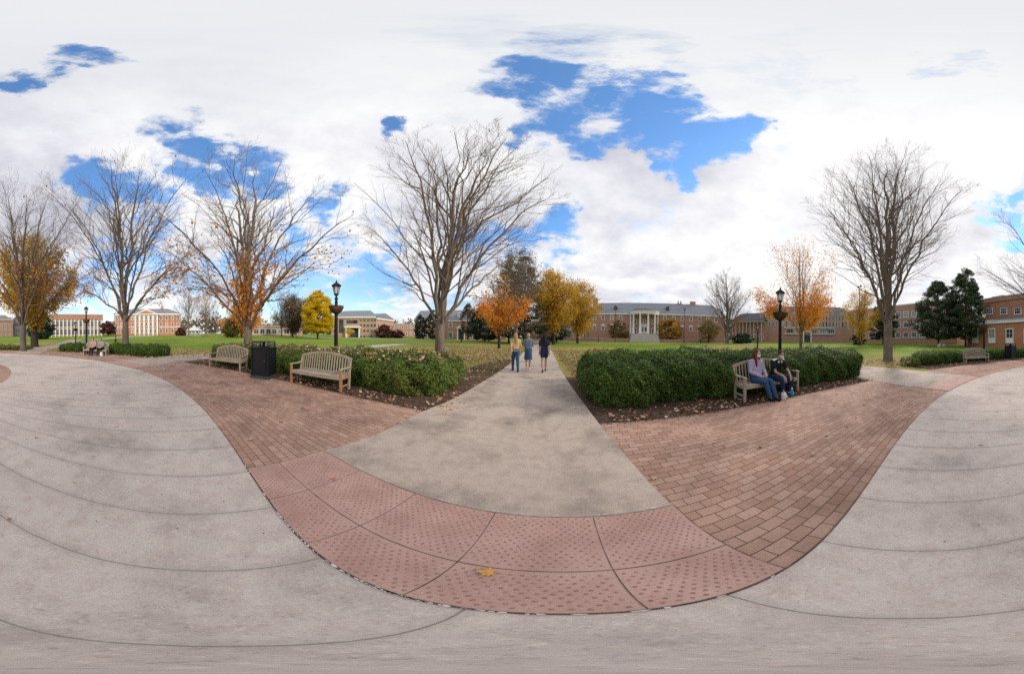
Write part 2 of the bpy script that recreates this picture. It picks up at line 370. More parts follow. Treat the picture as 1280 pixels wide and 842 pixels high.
g=MB().add(v,f).build('ground',M['lawn'],smooth=True);fix_up(g);tag(g,kind='structure')
sheet_polar('plaza_concrete',0,360,5.85,11.15,.012,M['ring'],1.5,6)
sheet_polar('brick_pavement',0,360,11.15,14.42,.008,M['pavers'],1,4)
sheet_polar('island_brick',0,360,.3,5.85,.010,M['pavers'],3,3)
# mulch beds
sheet_polar('mulch_bed',84,131,14.42,19.6,.004,M['mulch'],.8,5,.05)
sheet_polar('mulch_bed',76.5,40.5,14.42,19.2,.004,M['mulch'],.8,5,.05)
sheet_polar('mulch_bed',25,-40,14.42,17.6,.004,M['mulch'],.8,5,.05)
sheet_polar('mulch_bed',141,181,14.42,16.6,.004,M['mulch'],.8,5,.05)
sheet_polar('mulch_bed',193,215,14.6,18.4,.004,M['mulch'],.8,5,.05)
ribbon('mulch_strip',smooth_line([(-2.6,5.2),(-2.5,8),(-1.6,12),(-.6,15)],6),smooth_line([(-1.3,5.0),(-1.0,7),(-.3,11),(.2,14)],6),.006,M['mulch'])
# radiating paths
pl=smooth_line([pol(88.15,12.1),(-1.83,2.71),(-1.70,3.9),(-1.41,4.93),(-1.03,6.88),(-.37,10.6),(1.24,21.65),(3.05,36.72),(6.6,66)],10)
pr=smooth_line([pol(73.15,12.1),(1.3,2.02),(1.50,3.42),(1.66,4.68),(1.93,6.91),(2.45,10.63),(4.17,21.93),(6.24,37.48),(10,66)],10)
o=ribbon('concrete_path',pl,pr,.016,M['path'],.7)
def path_from(name,Lp,Rp,m='path'): return ribbon(name,smooth_line(Lp,8),smooth_line(Rp,8),.016,M[m],.8)
path_from('concrete_path',[pol(42,12.1),(8.7,-.6),(12.2,2.6),(16.5,9),(24,22)],[pol(27.5,12.1),(10.6,-3.5),(13.2,-.9),(19,7),(27,21)])
path_from('concrete_path',[pol(144,12.1),(-14.1,-1.7),(-16.6,2.2),(-17.4,10),(-18,30)],[pol(130,12.1),(-12.1,.3),(-13.6,3.4),(-14.4,10),(-15,30)])
path_from('concrete_path',[pol(193,12.1),(-17,-14.6),(-26,-17.5),(-45,-24)],[pol(181,12.1),(-17.2,-11.9),(-26,-14.3),(-45,-20.5)])
path_from('lawn_path',[tuple(at(95,40).xy),tuple(at(150,72).xy),tuple(at(192,96).xy)],[tuple(at(93,36).xy),tuple(at(150,64).xy),tuple(at(199,90).xy)],'farpath')
path_from('lawn_path',[tuple(at(700,66).xy),tuple(at(560,64).xy),tuple(at(440,66).xy),tuple(at(380,70).xy)],[tuple(at(700,62.5).xy),tuple(at(560,60.5).xy),tuple(at(440,62).xy),tuple(at(380,66).xy)],'farpath')
path_from('lawn_path',[tuple(at(700,66).xy),tuple(at(800,72).xy),tuple(at(900,70).xy),tuple(at(940,60).xy)],[tuple(at(700,62.5).xy),tuple(at(800,68).xy),tuple(at(900,66).xy),tuple(at(944,54).xy)],'farpath')
# tactile paving with truncated domes
def tactile_mat(A0,A1,domes):
    mb=MB();n=40
    for i in range(n):
        a,b=A0+(A1-A0)*i/n,A0+(A1-A0)*(i+1)/n
        q=[pol(a,11.16),pol(a,12.11),pol(b,12.11),pol(b,11.16)];mb.add([(x,y,.020) for x,y in q],[(0,1,2,3)],0)
    base=mb
    if domes:
        st=.047
        for ri,R in enumerate(np.arange(11.19,12.095,.031)):
            for s_ in np.arange(A1+.2+(ri%2)*math.degrees(st/23.2),A0-.12,math.degrees(st/11.6)):
                if abs(R-11.515)<.018 or min(abs(s_-t) for t in SEAMS)<.09:continue
                x,y=pol(s_,R);x+=random.uniform(-.002,.002);y+=random.uniform(-.002,.002)
                rr=random.uniform(.0072,.0088)
                mb.lathe([(rr,.0201),(rr*.7,.0243),(rr*.3,.0247)],(x,y,0),6,1 if random.random()<.8 else 0)
    o=mb.build('tactile_paving',[M['tactile'],M['domecap']],None);
    if not domes:fix_up(o)
    return tag(o,kind='structure')
SEAMS=[85.2,82.1,79.0,75.9]
tactile_mat(88.2,73.1,True)
for a,b in((144,130),(42,27.5),(193,181)):tactile_mat(a,b,False)
sm=MB()
def arcstrip(mb,A0,A1,R,w,z,jit=.0):
    n=int(abs(A1-A0)*3)+2;v=[]
    for i in range(n):
        A=A0+(A1-A0)*i/(n-1);j=random.uniform(-jit,jit);k=w*random.uniform(.7,1.3)
        v+=[(*pol(A,R-k/2+j),z),(*pol(A,R+k/2+j),z)]
    mb.add(v,[(2*i,2*i+1,2*i+3,2*i+2) for i in range(n-1)])
def radstrip(mb,A,R0,R1,w,z):
    n=14;v=[]
    for i in range(n):
        R=R0+(R1-R0)*i/(n-1);d=math.degrees(w*random.uniform(.7,1.3)/2/R);v+=[(*pol(A-d,R),z),(*pol(A+d,R),z)]
    mb.add(v,[(2*i,2*i+1,2*i+3,2*i+2) for i in range(n-1)])
arcstrip(sm,0,360,11.155,.006,.0225,.002);arcstrip(sm,88.2,73.1,11.515,.0055,.0225,.001);arcstrip(sm,88.2,73.1,12.115,.005,.0225,.002)
for A in SEAMS+[88.2,73.1]:radstrip(sm,A,11.16,12.11,.0038,.0225)
o=sm.build('paving_joints',M['seam']);fix_up(o);tag(o,kind='structure')
# crumbling white caulk along the edge of the mat
cm=MB();random.seed(8)
for R0,A0,A1,n in((11.15,84.5,76,52),(11.15,88.5,73.5,18),(12.125,88,84,0),(12.13,81.5,78,6),(12.13,77.5,73.5,4)):
    for i in range(n):
        A=random.uniform(A1,A0);l=random.uniform(.015,.06);w=random.uniform(.006,.013);x,y=pol(A,R0);k=7
        T=math.radians(A)+PI/2;v=[]
        for q in range(k):
            a=2*PI*q/k;u=l/2*math.cos(a)*random.uniform(.7,1.2);s_=w/2*math.sin(a)*random.uniform(.6,1.4)
            v.append((x+u*math.cos(T)-s_*math.sin(T),y+u*math.sin(T)+s_*math.cos(T),.0265))
        cm.add(v,[tuple(range(k))])
o=cm.build('joint_sealant',M['caulk']);fix_up(o);tag(o,kind='structure')
# ------------------------------------------------------------------ trees
def bez(a,b,c,n):
    t=np.linspace(0,1,n)[:,None];return (1-t)**2*a+2*t*(1-t)*b+t*t*c
def bare_tree(seed,H,Rad,fork,r0,limbs=9,n2=12,n3=7,n4=6,tmax=95,lean=(0,0),low=None,spread=.25,csh=.3,trunk_lean=(0,0),minr=.003):
    """returns trunk mesh, twig mesh, sample points (tips) with parent info"""
    rng=np.random.default_rng(seed);tr=MB();tw=MB();pts=[]
    F=np.array([trunk_lean[0],trunk_lean[1],fork]);
    tp=np.array([[0,0,-.2],[0,0,0],[0,0,.25],[F[0]*.4,F[1]*.4,fork*.5],[F[0]*.8,F[1]*.8,fork*.85],[F[0],F[1],fork+.25]])
    tr.tube(tp,[r0*1.6,r0*1.35,r0*1.1,r0*1.0,r0*.93,r0*.5],16)
    c=fork+csh*(H-fork);b=H-c;prim=[]
    for i in range(limbs):
        if i==0:th=rng.uniform(2,9);
        else:th=tmax*((i-.3)/(limbs-1))**.8*rng.uniform(.85,1.1)
        ph=i*2.399963+rng.uniform(-.3,.3)+seed;th=math.radians(th)
        T=np.array([Rad*math.sin(th)*math.cos(ph)+lean[0],Rad*math.sin(th)*math.sin(ph)+lean[1],c+b*math.cos(th)*rng.uniform(.92,1.02)])
        st=F*np.array([.8,.8,1])+np.array([0,0,-rng.uniform(.15,.42)*fork if i else -.3*fork]);d=T-st;Lh=np.linalg.norm(d)
        ctrl=st+np.array([d[0]*spread*1.3,d[1]*spread*1.3,d[2]*.45+Lh*.06])
        p=bez(st,ctrl,T,13);p[1:-1]+=rng.normal(size=(11,3))*Lh*.007
        rr=r0*(.64 if i<2 else rng.uniform(.28,.42))*(Lh/(H-fork))**.5
        rad=rr*(1-np.linspace(0,1,13))**.85+.008;tr.tube(p,rad,8);prim.append((p,rad,Lh))
    def kids(p,rad,Ln,n,t0,ang,lf,level,mb,sides,seg):
        out=[];m=len(p)-1
        for k in range(n):
            t=t0+(1-t0)*((k+rng.uniform(.1,.9))/n)**.9;ii=min(int(t*m),m-1);fr=t*m-ii
            q=p[ii]*(1-fr)+p[ii+1]*fr;tan=p[min(ii+1,m)]-p[ii];tan=tan/(np.linalg.norm(tan)+1e-9)
            r_=rad[ii]*(1-fr)+rad[ii+1]*fr
            side=rng.normal(size=3);side-=tan*side.dot(tan);side/=np.linalg.norm(side)+1e-9
            out_=q-np.array([F[0],F[1],c-b*.15]);out_/=np.linalg.norm(out_)+1e-9
            side=side+out_*.45-tan*(out_.dot(tan))*.45;side/=np.linalg.norm(side)+1e-9
            a=math.radians(rng.uniform(*ang));d=tan*math.cos(a)+side*math.sin(a)
            l=Ln*lf*(1-.62*t)*rng.uniform(.7,1.25);e=q+d*l+np.array([0,0,l*.10])
            # keep inside the crown
            ex=np.array([(e[0]-lean[0])/Rad,(e[1]-lean[1])/Rad,(e[2]-c)/b if e[2]>c else (e[2]-c)/(c*.75)]);L_=np.linalg.norm(ex)
            if L_>1.06:
                e=q+(e-q)*max(.35,1-(L_-1.06)*2.2);
            ctrl=q+(e-q)*.5+side*l*.07*rng.uniform(-1,1)-np.array([0,0,l*.05])
            pp=bez(q,ctrl,e,seg);pp[1:]+=rng.normal(size=(seg-1,3))*l*.018
            rr=max(min(r_*.5,l*.017),minr);rd=rr*(1-np.linspace(0,.8,seg));mb.tube(pp,rd,sides,cap=False);out.append((pp,rd,l));pts.append((level,q,e))
        return out
    for q in range(500):
        p=prim[rng.integers(len(prim))][0];t=rng.uniform(.05,.5);k=int(t*12);a=p[k]*(1-(t*12-k))+p[k+1]*(t*12-k);pts.append((5,a,a+rng.normal(size=3)*.35))
    sec=[];ter=[]
    for p,rad,l in prim:sec+=kids(p,rad,l,n2,.16,(22,48),.5,2,tr,5,7)
    for p,rad,l in sec:ter+=kids(p,rad,l,n3,.15,(20,50),.55,3,tw,4,5)
    # the leaders also bear small shoots
    for p,rad,l in prim:ter+=kids(p,rad,l,int(n2*.8),.3,(30,60),.16,3,tw,4,4)
    for p,rad,l in ter:kids(p,rad,l,n4,.12,(18,50),.6,4,tw,3,3)
    return tr,tw,pts
def put_tree(name,loc,seed,label,bark='bark',group=None,leaf=None,scale=1,cat='tree',**kw):
    e=empty(name,loc,0,label,cat,group);tr,tw,pts=bare_tree(seed,**kw)
    tr.build('trunk',M[bark],e,True);tw.build('branches',M['twig_pale' if bark=='bark_pale' else 'twig'],e,False)
    if leaf:
        rng=np.random.default_rng(seed+5)
        m_,n,size,filt,spr=leaf;P=np.array([p[1]*(1-t)+p[2]*t for p in pts if p[0]>=3 for t in rng.uniform(0,1,1)])
        w=np.array([filt(p) for p in P]);idx=rng.choice(len(P),n,p=w/w.sum())
        Q=P[idx]+rng.normal(size=(n,3))*spr
        quadmesh('leaves',leaves(rng,Q,size,.75),rng.uniform(0,1,n),M[m_],e)
    return e
one=lambda p:1.
G1='bare trees around the plaza'
T1=at(550,10.6)
put_tree('maple_tree',T1,11,'tall bare tree with wide fan of branches nearest the straight path and three walkers','bark_pale',G1,
   leaf=('pinkorange',420,.05,one,.05),H=hz(560,161,10.6)*.84,lean=(1.3,.45),Rad=5.6,fork=2.55,r0=.235,limbs=11,n2=12,n3=9,n4=10,minr=.0026,tmax=88,csh=.33)
T2=at(310,13.2)
put_tree('maple_tree',T2,23,'tree with orange leaves clinging round its fork, behind the bench beside the black bin','bark_pale',G1,
   leaf=('orange',7600,.12,lambda p:math.exp(-((p[2]-4.4)/1.3)**2)*(.07+math.exp(-(math.hypot(p[0],p[1])/1.2)**2)*6)+.008*(p[2]<6.5),.12),H=hz(305,192,13.2)*.8,Rad=6.9,fork=2.5,r0=.25,limbs=12,n2=12,n3=9,n4=9,minr=.0026,tmax=97,csh=.32)
T3=at(157,18.5)
put_tree('maple_tree',T3,37,'tall bare tree standing before the brick building with the white pediment','bark',G1,
   leaf=('pinkorange',2200,.12,lambda p:math.exp(-((p[2]-5.2)/1.6)**2)+.02,.1),H=hz(160,194,18.5)*.87,Rad=8.3,fork=3.7,r0=.27,limbs=12,n2=13,n3=9,n4=8,tmax=92,csh=.25)
T4=at(29,21)
put_tree('maple_tree',T4,41,'bare tree with rust leaves low down, standing just before the broad golden tree','bark',G1,
   leaf=('orange',4200,.15,lambda p:math.exp(-((p[2]-6.)/2.4)**2)+.01,.15),H=hz(30,224,21)*.9,Rad=8.0,fork=3.3,r0=.29,limbs=11,n2=13,n3=9,n4=8,tmax=88,csh=.3)
T6=at(1110,16.4)
put_tree('maple_tree',T6,59,'tall bare tree with upswept branches, nearest the bench with the masked couple','bark_pale',G1,
   leaf=('pinkorange',150,.07,one,.05),H=hz(1110,179,16.4)*.85,Rad=6.7,fork=3.8,r0=.34,limbs=14,n2=13,n3=9,n4=9,tmax=85,csh=.34)
put_tree('maple_tree',at(1331,13.5),67,'bare tree whose outermost twigs reach in at the right edge of the view','bark',G1,
   H=10.5,Rad=5.6,fork=2.4,r0=.22,limbs=11,n2=12,n3=8,n4=7,tmax=100,csh=.4)
# golden tree far left, others farther away
put_tree('golden_tree',at(43,29),71,'broad gold and green tree with a stout dark trunk at the far left','bark_dark',None,
   leaf=('mixgold',30000,.25,lambda p:1.+(p[2]<8),.45),H=hz(45,292,29)*.9,Rad=5.5,fork=3.6,r0=.5,limbs=11,n2=10,n3=6,n4=3,tmax=100,csh=.3)
put_tree('orange_maple',at(624,26.5),73,'small maple with orange leaves low on its crown, left of the walkers','bark_dark',None,
   leaf=('orange',10000,.17,lambda p:math.exp(-((p[2]-4.4)/1.7)**2)+.04,.3),H=hz(625,346,26.5),Rad=3.4,fork=2.1,r0=.17,limbs=9,n2=10,n3=6,n4=4,tmax=98,csh=.35)
put_tree('grey_tree',at(645,31),74,'bare grey tree with dense twigs in front of the tall conifer by the path','bark_pale',None,
   leaf=('brownconifer',9000,.15,one,.3),H=hz(640,318,31),Rad=4.6,fork=3.0,r0=.24,limbs=11,n2=12,n3=7,n4=6,tmax=85,csh=.3,minr=.008)
put_tree('golden_tree',at(692,42),79,'big golden orange tree right of the walkers, its dark trunk beside the path','bark_dark',None,
   leaf=('gold',19000,.27,lambda p:1,.6),H=hz(700,345,42),Rad=4.6,fork=4.0,r0=.28,limbs=10,n2=9,n3=6,n4=3,tmax=98,csh=.35)
put_tree('golden_tree',at(722,50),80,'rounded golden tree touching the left end of the columned building','bark_dark',None,
   leaf=('gold',19000,.27,lambda p:1,.6),H=hz(720,356,50),Rad=4.7,fork=3.0,r0=.28,limbs=10,n2=9,n3=6,n4=3,tmax=105,csh=.4)
put_tree('orange_maple',at(1001,34),83,'orange maple with a thin bare top, behind the lamp post near the seated couple','bark',None,
   leaf=('orange',21000,.19,lambda p:(math.exp(-((p[2]-5.4)/2.1)**2)+.07)*(.25+math.hypot(p[0],p[1])/5),.45),H=hz(1000,304,34),Rad=6.4,fork=3.0,r0=.22,limbs=11,n2=11,n3=7,n4=4,tmax=97,csh=.3)
put_tree('bare_tree',at(909,60),89,'wide pale bare tree at the right end of the columned building','bark_pale',None,
   leaf=('pinkorange',1500,.2,lambda p:1. if p[2]<7 else .1,.4),H=hz(908,343,60),Rad=8.2,fork=3.2,r0=.5,limbs=13,n2=13,n3=7,n4=5,tmax=92,csh=.25,minr=.014)
put_tree('yellowing_tree',at(1077,52),97,'loose yellow-orange tree left of the big upswept bare tree','bark_pale',None,
   leaf=('gold',13000,.22,one,.5),H=hz(1075,366,52),Rad=4.8,fork=2.4,r0=.2,limbs=9,n2=9,n3=6,n4=4,tmax=95,minr=.01)
for i,(x,r,y,Rd,lb) in enumerate(((236,60,362,4.6,'slender bare tree right of the pedimented building'),(258,66,368,4.2,'thin bare tree behind the white gazebo'),(352,75,366,5.5,'bare tree fading into the brown trees left of the yellow tree'))):
    put_tree('bare_tree',at(x,r),101+i,lb,'bark_pale',None,leaf=('pinkorange',1200,.2,one,.5),H=hz(x,y,r),Rad=Rd,fork=3,r0=.2,limbs=9,n2=10,n3=7,n4=4,tmax=75,minr=.014)
put_tree('orange_maple',at(302,62),107,'round orange tree behind the trunk of the orange-leaved tree','bark_dark',None,
   leaf=('orange',15000,.3,one,.7),H=hz(302,384,62),Rad=5.6,fork=2.2,r0=.25,limbs=9,n2=9,n3=6,n4=3,tmax=105,csh=.35)
put_tree('brown_tree',at(366,68),109,'brown and olive tree immediately left of the bright yellow tree','bark_dark',None,
   leaf=('farwood',22000,.3,one,.8),H=hz(366,374,68),Rad=5.6,fork=2.2,r0=.25,limbs=9,n2=9,n3=6,n4=3,tmax=100,csh=.35)
# dense crowns built from clumps
def clump_tree(name,loc,seed,label,cat,H,Rad,base,m_,shape,nl=9000,size=.22,clump=.55,nc=130,bark='bark_dark',r0=.2,group=None,flatten=.6):
    rng=np.random.default_rng(seed);e=empty(name,loc,0,label,cat,group)
    tr=MB();tr.tube([(0,0,-.2),(0,0,base),(rng.normal()*.1,rng.normal()*.1,(H+base)/2),(0,0,H*.93)],[r0*1.3,r0,r0*.6,.03],8)
    C=[]
    while len(C)<nc:
        t=rng.uniform(0,1);rr=shape(t)*Rad;a=rng.uniform(0,2*PI);q=rr*(rng.uniform(.25,1)**.5)*rng.uniform(.75,1.2);z=base+(H-base)*t
        if rng.uniform()>rr/Rad+.12:continue
        C.append((q*math.cos(a),q*math.sin(a),z,a))
        if len(C)%3==0:tr.tube([(0,0,max(base*.8,z-rr*.6)),(q*.5*math.cos(a),q*.5*math.sin(a),z-rr*.2),(q*.95*math.cos(a),q*.95*math.sin(a),z)],[r0*.3,r0*.16,.015],4,cap=False)
    C=np.array(C);k=rng.integers(0,nc,nl);sz=rng.uniform(.6,1.3,nc)*clump;g=rng.normal(size=(nl,3));g/=np.linalg.norm(g,axis=1)[:,None];g*=rng.uniform(.3,1,(nl,1))**.5
    P=C[k,:3]+g*sz[k][:,None]*np.array([1,1,flatten])
    tr.build('trunk',M[bark],e,True)
    val=np.clip(rng.uniform(0,1,nc)[k]*.5+rng.uniform(0,1,nl)*.5,0,1)
    quadmesh('crown',leaves(rng,P,size,.6,nrm=g,nj=.5),val,M[m_],e);return e
rnd=lambda t:math.sqrt(max(0.02,1-(2*t-.9)**2/1.25))
cone=lambda t:max(.05,(1-t)**.8)
egg=lambda t:max(.08,math.sin(PI*min(1,(t*.86+.16)))**.7)
mag=lambda t:max(.05,(1-t)**.55*(.55+.6*min(1,t*4)))
col_=lambda t:max(.1,min(1,(1-t)*3))*min(1,.6+t*3)
x=at(397,54);clump_tree('ginkgo_tree',x,1,'dense bright yellow egg-shaped tree left of the lamp post with the hanging bowl','tree',hz(397,363,54),4.1,1.7,'yellow',egg,70000,.24,.85,420)
clump_tree('conifer_tree',at(655,44),2,'tall dark conifer with a ragged grey-brown top behind the walkers','tree',hz(655,316,44),6.6,1.5,'brownconifer',cone,30000,.26,1.0,300,flatten=.35)
clump_tree('conifer_tree',at(636,47),3,'second tall conifer, shorter, its brownish top just left of the highest one','tree',hz(632,320,47),5.6,1.5,'brownconifer',cone,26000,.26,1.0,260,flatten=.35)
clump_tree('magnolia_tree',at(1207,46),5,'tall dark magnolia left of the orange brick wing','tree',hz(1212,337,46),5.0,1.9,'magnolia',mag,60000,.24,.8,330,flatten=.7,group='dark magnolias')
clump_tree('magnolia_tree',at(1173,49),6,'shorter dark magnolia, left of the taller magnolia','tree',hz(1172,352,49),6.2,1.9,'magnolia',mag,60000,.24,.85,330,flatten=.7,group='dark magnolias')
clump_tree('evergreen_tree',at(1104,60),7,'dark evergreen half hidden by the upswept bare trunk','tree',hz(1110,374,60),4.6,1.6,'evergreen',mag,36400,.24,.8,200)
clump_tree('evergreen_tree',at(52,62),8,'dark green conical evergreen right of the stout trunk at far left','tree',hz(56,388,62),4.2,.3,'evergreen',mag,31200,.26,.8,180)
clump_tree('holly_tree',at(606,56),9,'broad dark holly in front of the grey-roofed building','tree',hz(604,383,56),5.4,.6,'evergreen',mag,39000,.24,.8,220)
clump_tree('yew_tree',at(525,67),10,'narrow dark yew at the left corner of the grey-roofed building','tree',hz(525,392,67),1.9,.2,'evergreen',col_,15600,.22,.5,110)
clump_tree('yew_tree',at(541,66),12,'wider dark yew left of the bare tree trunk, before the grey-roofed building','tree',hz(541,388,66),2.5,.2,'evergreen',col_,18200,.22,.5,120)
clump_tree('young_tree',at(775,74),13,'small round green and orange tree left of the white portico','tree',hz(776,399,74),4.2,1.2,'mixleaf',egg,18200,.24,.7,130)
clump_tree('young_tree',at(838,72),14,'small round orange and gold tree right of the white portico','tree',hz(838,397,72),4.2,1.2,'gold',egg,18200,.24,.7,130)
clump_tree('sapling',at(437,66),15,'small bright yellow sapling in front of the tan brick entrance','tree',hz(437,411,66),1.4,1.4,'yellow',egg,1800,.2,.5,40,r0=.07)
clump_tree('plum_tree',at(135,88),16,'dark maroon tree between the columned hall and the pedimented building','tree',hz(136,401,88),3.6,1,'redshrub',egg,15600,.26,.8,110)
clump_tree('plum_tree',at(481,74),17,'maroon shrub-like tree at the right end of the tan building','tree',hz(480,405,74),2.8,.3,'redshrub',egg,13000,.24,.7,100)
clump_tree('shrub',at(497,76),18,'low maroon shrub right of the maroon tree','shrub',hz(497,412,76),2.4,.1,'redshrub',egg,9100,.22,.6,70)
clump_tree('shrub',at(225,84),19,'round dark maroon shrub at the right corner of the pedimented building','shrub',hz(226,409,84),2.2,.1,'redshrub',egg,9100,.22,.6,70)
clump_tree('shrub',at(928,62),20,'broad low green shrub right of the pale bare tree','shrub',hz(928,416,62),3.2,.05,'evergreen',egg,11700,.2,.6,90)
clump_tree('shrub',at(1074,58),21,'dark round shrub at the foot of the yellow-orange tree','shrub',hz(1074,415,58),2.0,.05,'evergreen',egg,9100,.2,.5,70)
clump_tree('evergreen_tree',at(290,60),24,'short dark green tree left of the orange round tree','tree',hz(290,398,60),2.6,.3,'olive',egg,13000,.24,.7,90)
clump_tree('evergreen_tree',at(690,60),25,'dark evergreen mass behind the golden trees by the path','tree',hz(690,392,60),5,.3,'evergreen',mag,23400,.28,.9,150)
clump_tree('russet_tree',at(886,66),27,'russet tree against the hall, left of the wide pale bare tree','tree',hz(886,399,66),3.4,1.2,'mixleaf',egg,12000,.2,.8,150)
clump_tree('brown_tree',at(585,70),26,'russet tree crown over the grey roof, right of the bare trunk','tree',hz(590,380,70),3.2,2.5,'farwood',egg,13000,.26,.7,90)
for x,r,lb in((748,76,'dark low shrub below the left windows of the columned building'),(757,77,'second small shrub below the left windows of the columned building'),(822,76,'clipped dark shrub at the right foot of the portico steps'),(796,78,'clipped dark shrub at the left foot of the portico steps'),(876,70,'small dark shrub under the right windows of the columned building')):
    clump_tree('shrub',at(x,r),int(x),lb,'shrub',1.3 if x<760 else 1.1,1.6 if x<760 else .8,.02,'evergreen' if x>760 else 'redshrub',egg,3640,.16,.35,40,r0=.04)
# far-off wood that closes the view
rng=np.random.default_rng(77);P=[];V=[]
for i in range(850):
    x=rng.uniform(-20,1300);r=rng.uniform(135,215);p=at(x,r);h=rng.uniform(7,13)*(1+.25*math.sin(x*.03));w=rng.uniform(2.5,5);n=70
    g_=rng.normal(size=(n,3));g_/=np.linalg.norm(g_,axis=1)[:,None];P.append(np.array([p.x,p.y,p.z+h*.5])+g_*np.array([w,w,h*.52])*rng.uniform(.6,1,(n,1)));V.append(np.clip(rng.uniform(0,1)+rng.normal(size=n)*.12,0,1))
P=np.concatenate(P);V=np.concatenate(V)
tag(quadmesh('far_wood',leaves(rng,P,1.3,.8),V,M['farwood']),'brownish autumn woods far behind the campus buildings','wood',kind='stuff')
# ------------------------------------------------------------------ hedges
def hedge(label,A0,A1,R0,R1,h,seed,n,size,m_='hedgeleaf',rag=.07,cat='hedge',dry=0):
    """hedge following the ring; leaves cover a lumpy rounded block"""
    rng=np.random.default_rng(seed);cA,cR=(A0+A1)/2,(R0+R1)/2
    hw=(R1-R0)/2;hl=abs(A1-A0)/2*PI/180*cR
    c=pol(cA,cR);e=empty('hedge',(c[0],c[1],gz(*c)),0,label,cat,None)
    def lump(a,b,z): return (math.sin(a*2.3+seed)*math.cos(b*2.1+z*2)+.6*math.sin(a*5.1+b*4+seed*2)+.4*math.sin(z*7+a*6.3))*rag
    def warp(U,W,Z): # U along (-hl..hl), W across, to world offset
        A=np.radians(cA)-U/cR;R=cR+W
        return np.stack([CX+R*np.cos(A)-c[0],CY+R*np.sin(A)-c[1],Z],-1)
    # superellipsoid surface samples
    def surf(n_,shrink=1.):
        d=rng.normal(size=(n_*3,3));d/=np.linalg.norm(d,axis=1)[:,None];d[:,2]=np.abs(d[:,2])
        # weight directions so long hedges get even cover: sample on box faces
        k=len(d);U=rng.uniform(-1,1,k);W=rng.uniform(-1,1,k);Z=rng.uniform(.03,1,k)
        aT,aF,aE=2*hl*2*hw,2*hl*h*2.6,2*hw*h*2.2;q=rng.uniform(0,aT+aF+aE,k)
        top=q<aT;fr=(q>=aT)&(q<aT+aF);en=q>=aT+aF
        Z[top]=1;W[fr]=np.where(rng.uniform(size=fr.sum())<.68,-1,1);U[en]=np.sign(U[en])
        rc=min(.8,hw*.75,h*.85)   # corner rounding
        X=np.stack([U*hl,W*hw,Z*h],-1);I=np.stack([np.clip(X[:,0],-hl+rc,hl-rc),np.clip(X[:,1],-hw+rc,hw-rc),np.clip(X[:,2],0,h-rc*.7)],-1)
        D=X-I;l=np.linalg.norm(D,axis=1)[:,None]+1e-6;Nn=D/l;X=I+Nn*rc*np.array([1,1,.7])
        lm=(np.sin(X[:,0]*2.3+seed)*np.cos(X[:,1]*2.1+X[:,2]*2)+.6*np.sin(X[:,0]*5.1+X[:,1]*4+seed*2)+.4*np.sin(X[:,2]*7+X[:,0]*6.3)+.8*np.sin(X[:,0]*9+seed)*np.sin(X[:,1]*8+X[:,2]*5)+.9*np.sin(X[:,0]*1.1+seed*5)*np.cos(X[:,1]*1.4))*rag
        X=X+Nn*lm[:,None]
        # the foot tucks in a little
        t=np.clip(1-X[:,2]/(h*.35),0,1)[:,None];X=X-Nn*np.array([1,1,0])*t*.12
        return X[:n_],Nn[:n_],lm[:n_]
    X,Nn,lm=surf(n);ins=rng.exponential(.05,n)[:,None];ins=np.where(rng.uniform(size=(n,1))<.12,-rng.uniform(0,.06,(n,1)),ins)
    gap=np.clip(np.sin(X[:,0]*6.1+seed)*np.sin(X[:,1]*5.3+X[:,2]*7+seed)+.5*np.sin(X[:,0]*13+X[:,2]*9)-.55,0,1)[:,None];shoot=np.where(rng.uniform(size=(n,1))<.025,-rng.uniform(.03,.13,(n,1)),0)
    X=X-Nn*(ins+gap*.22+shoot);X[:,2]=np.maximum(X[:,2],.02)
    A=np.radians(cA)-X[:,0]/cR
    Pw=warp(X[:,0],X[:,1],X[:,2]);
    # normals into world frame
    Nw=np.stack([Nn[:,0]*np.sin(A)+Nn[:,1]*np.cos(A),-Nn[:,0]*np.cos(A)+Nn[:,1]*np.sin(A),Nn[:,2]],-1)
    patch=.5+.5*np.sin(X[:,0]*1.7+seed*3)*np.sin(X[:,1]*2.3+X[:,2]*3+1)
    val=np.clip(rng.beta(1.6,2.2,n)*.75+patch*.25+ (X[:,2]>h*.9)*.06,0,.97);val[rng.uniform(size=n)<.004]=1
    quadmesh('foliage',leaves(rng,Pw,size,.5,nrm=Nw+np.array([0,0,.35]),nj=.55),val,M[m_],e)
    # inner branches: dark stems rising from the bed plus a tangle
    mb=MB();ns=int(hl*hw*26)
    for i in range(ns):
        u,w=rng.uniform(-hl*.93,hl*.93),rng.uniform(-hw*.86,hw*.86);b=warp(np.array(u),np.array(w),np.array(0.))
        for q in range(3):
            u2,w2=np.clip(u+rng.normal()*.22,-hl*.95,hl*.95),np.clip(w+rng.normal()*.2,-hw*.9,hw*.9)
            t_=warp(np.array(u2),np.array(w2),np.array(h*rng.uniform(.6,.9)));mb.tube([b,(b+t_)/2+rng.normal(size=3)*.04,t_],[.012,.009,.004],3,cap=False)
    # dark solid core added inside the leaves to block light
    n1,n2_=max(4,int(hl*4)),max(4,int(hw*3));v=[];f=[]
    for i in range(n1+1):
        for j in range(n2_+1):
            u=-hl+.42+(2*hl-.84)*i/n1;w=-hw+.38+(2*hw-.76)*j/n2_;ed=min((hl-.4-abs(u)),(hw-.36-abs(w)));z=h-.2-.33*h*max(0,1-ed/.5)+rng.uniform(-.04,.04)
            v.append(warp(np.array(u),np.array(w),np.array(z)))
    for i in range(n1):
        for j in range(n2_):a=i*(n2_+1)+j;f.append((a,a+1,a+n2_+2,a+n2_+1))
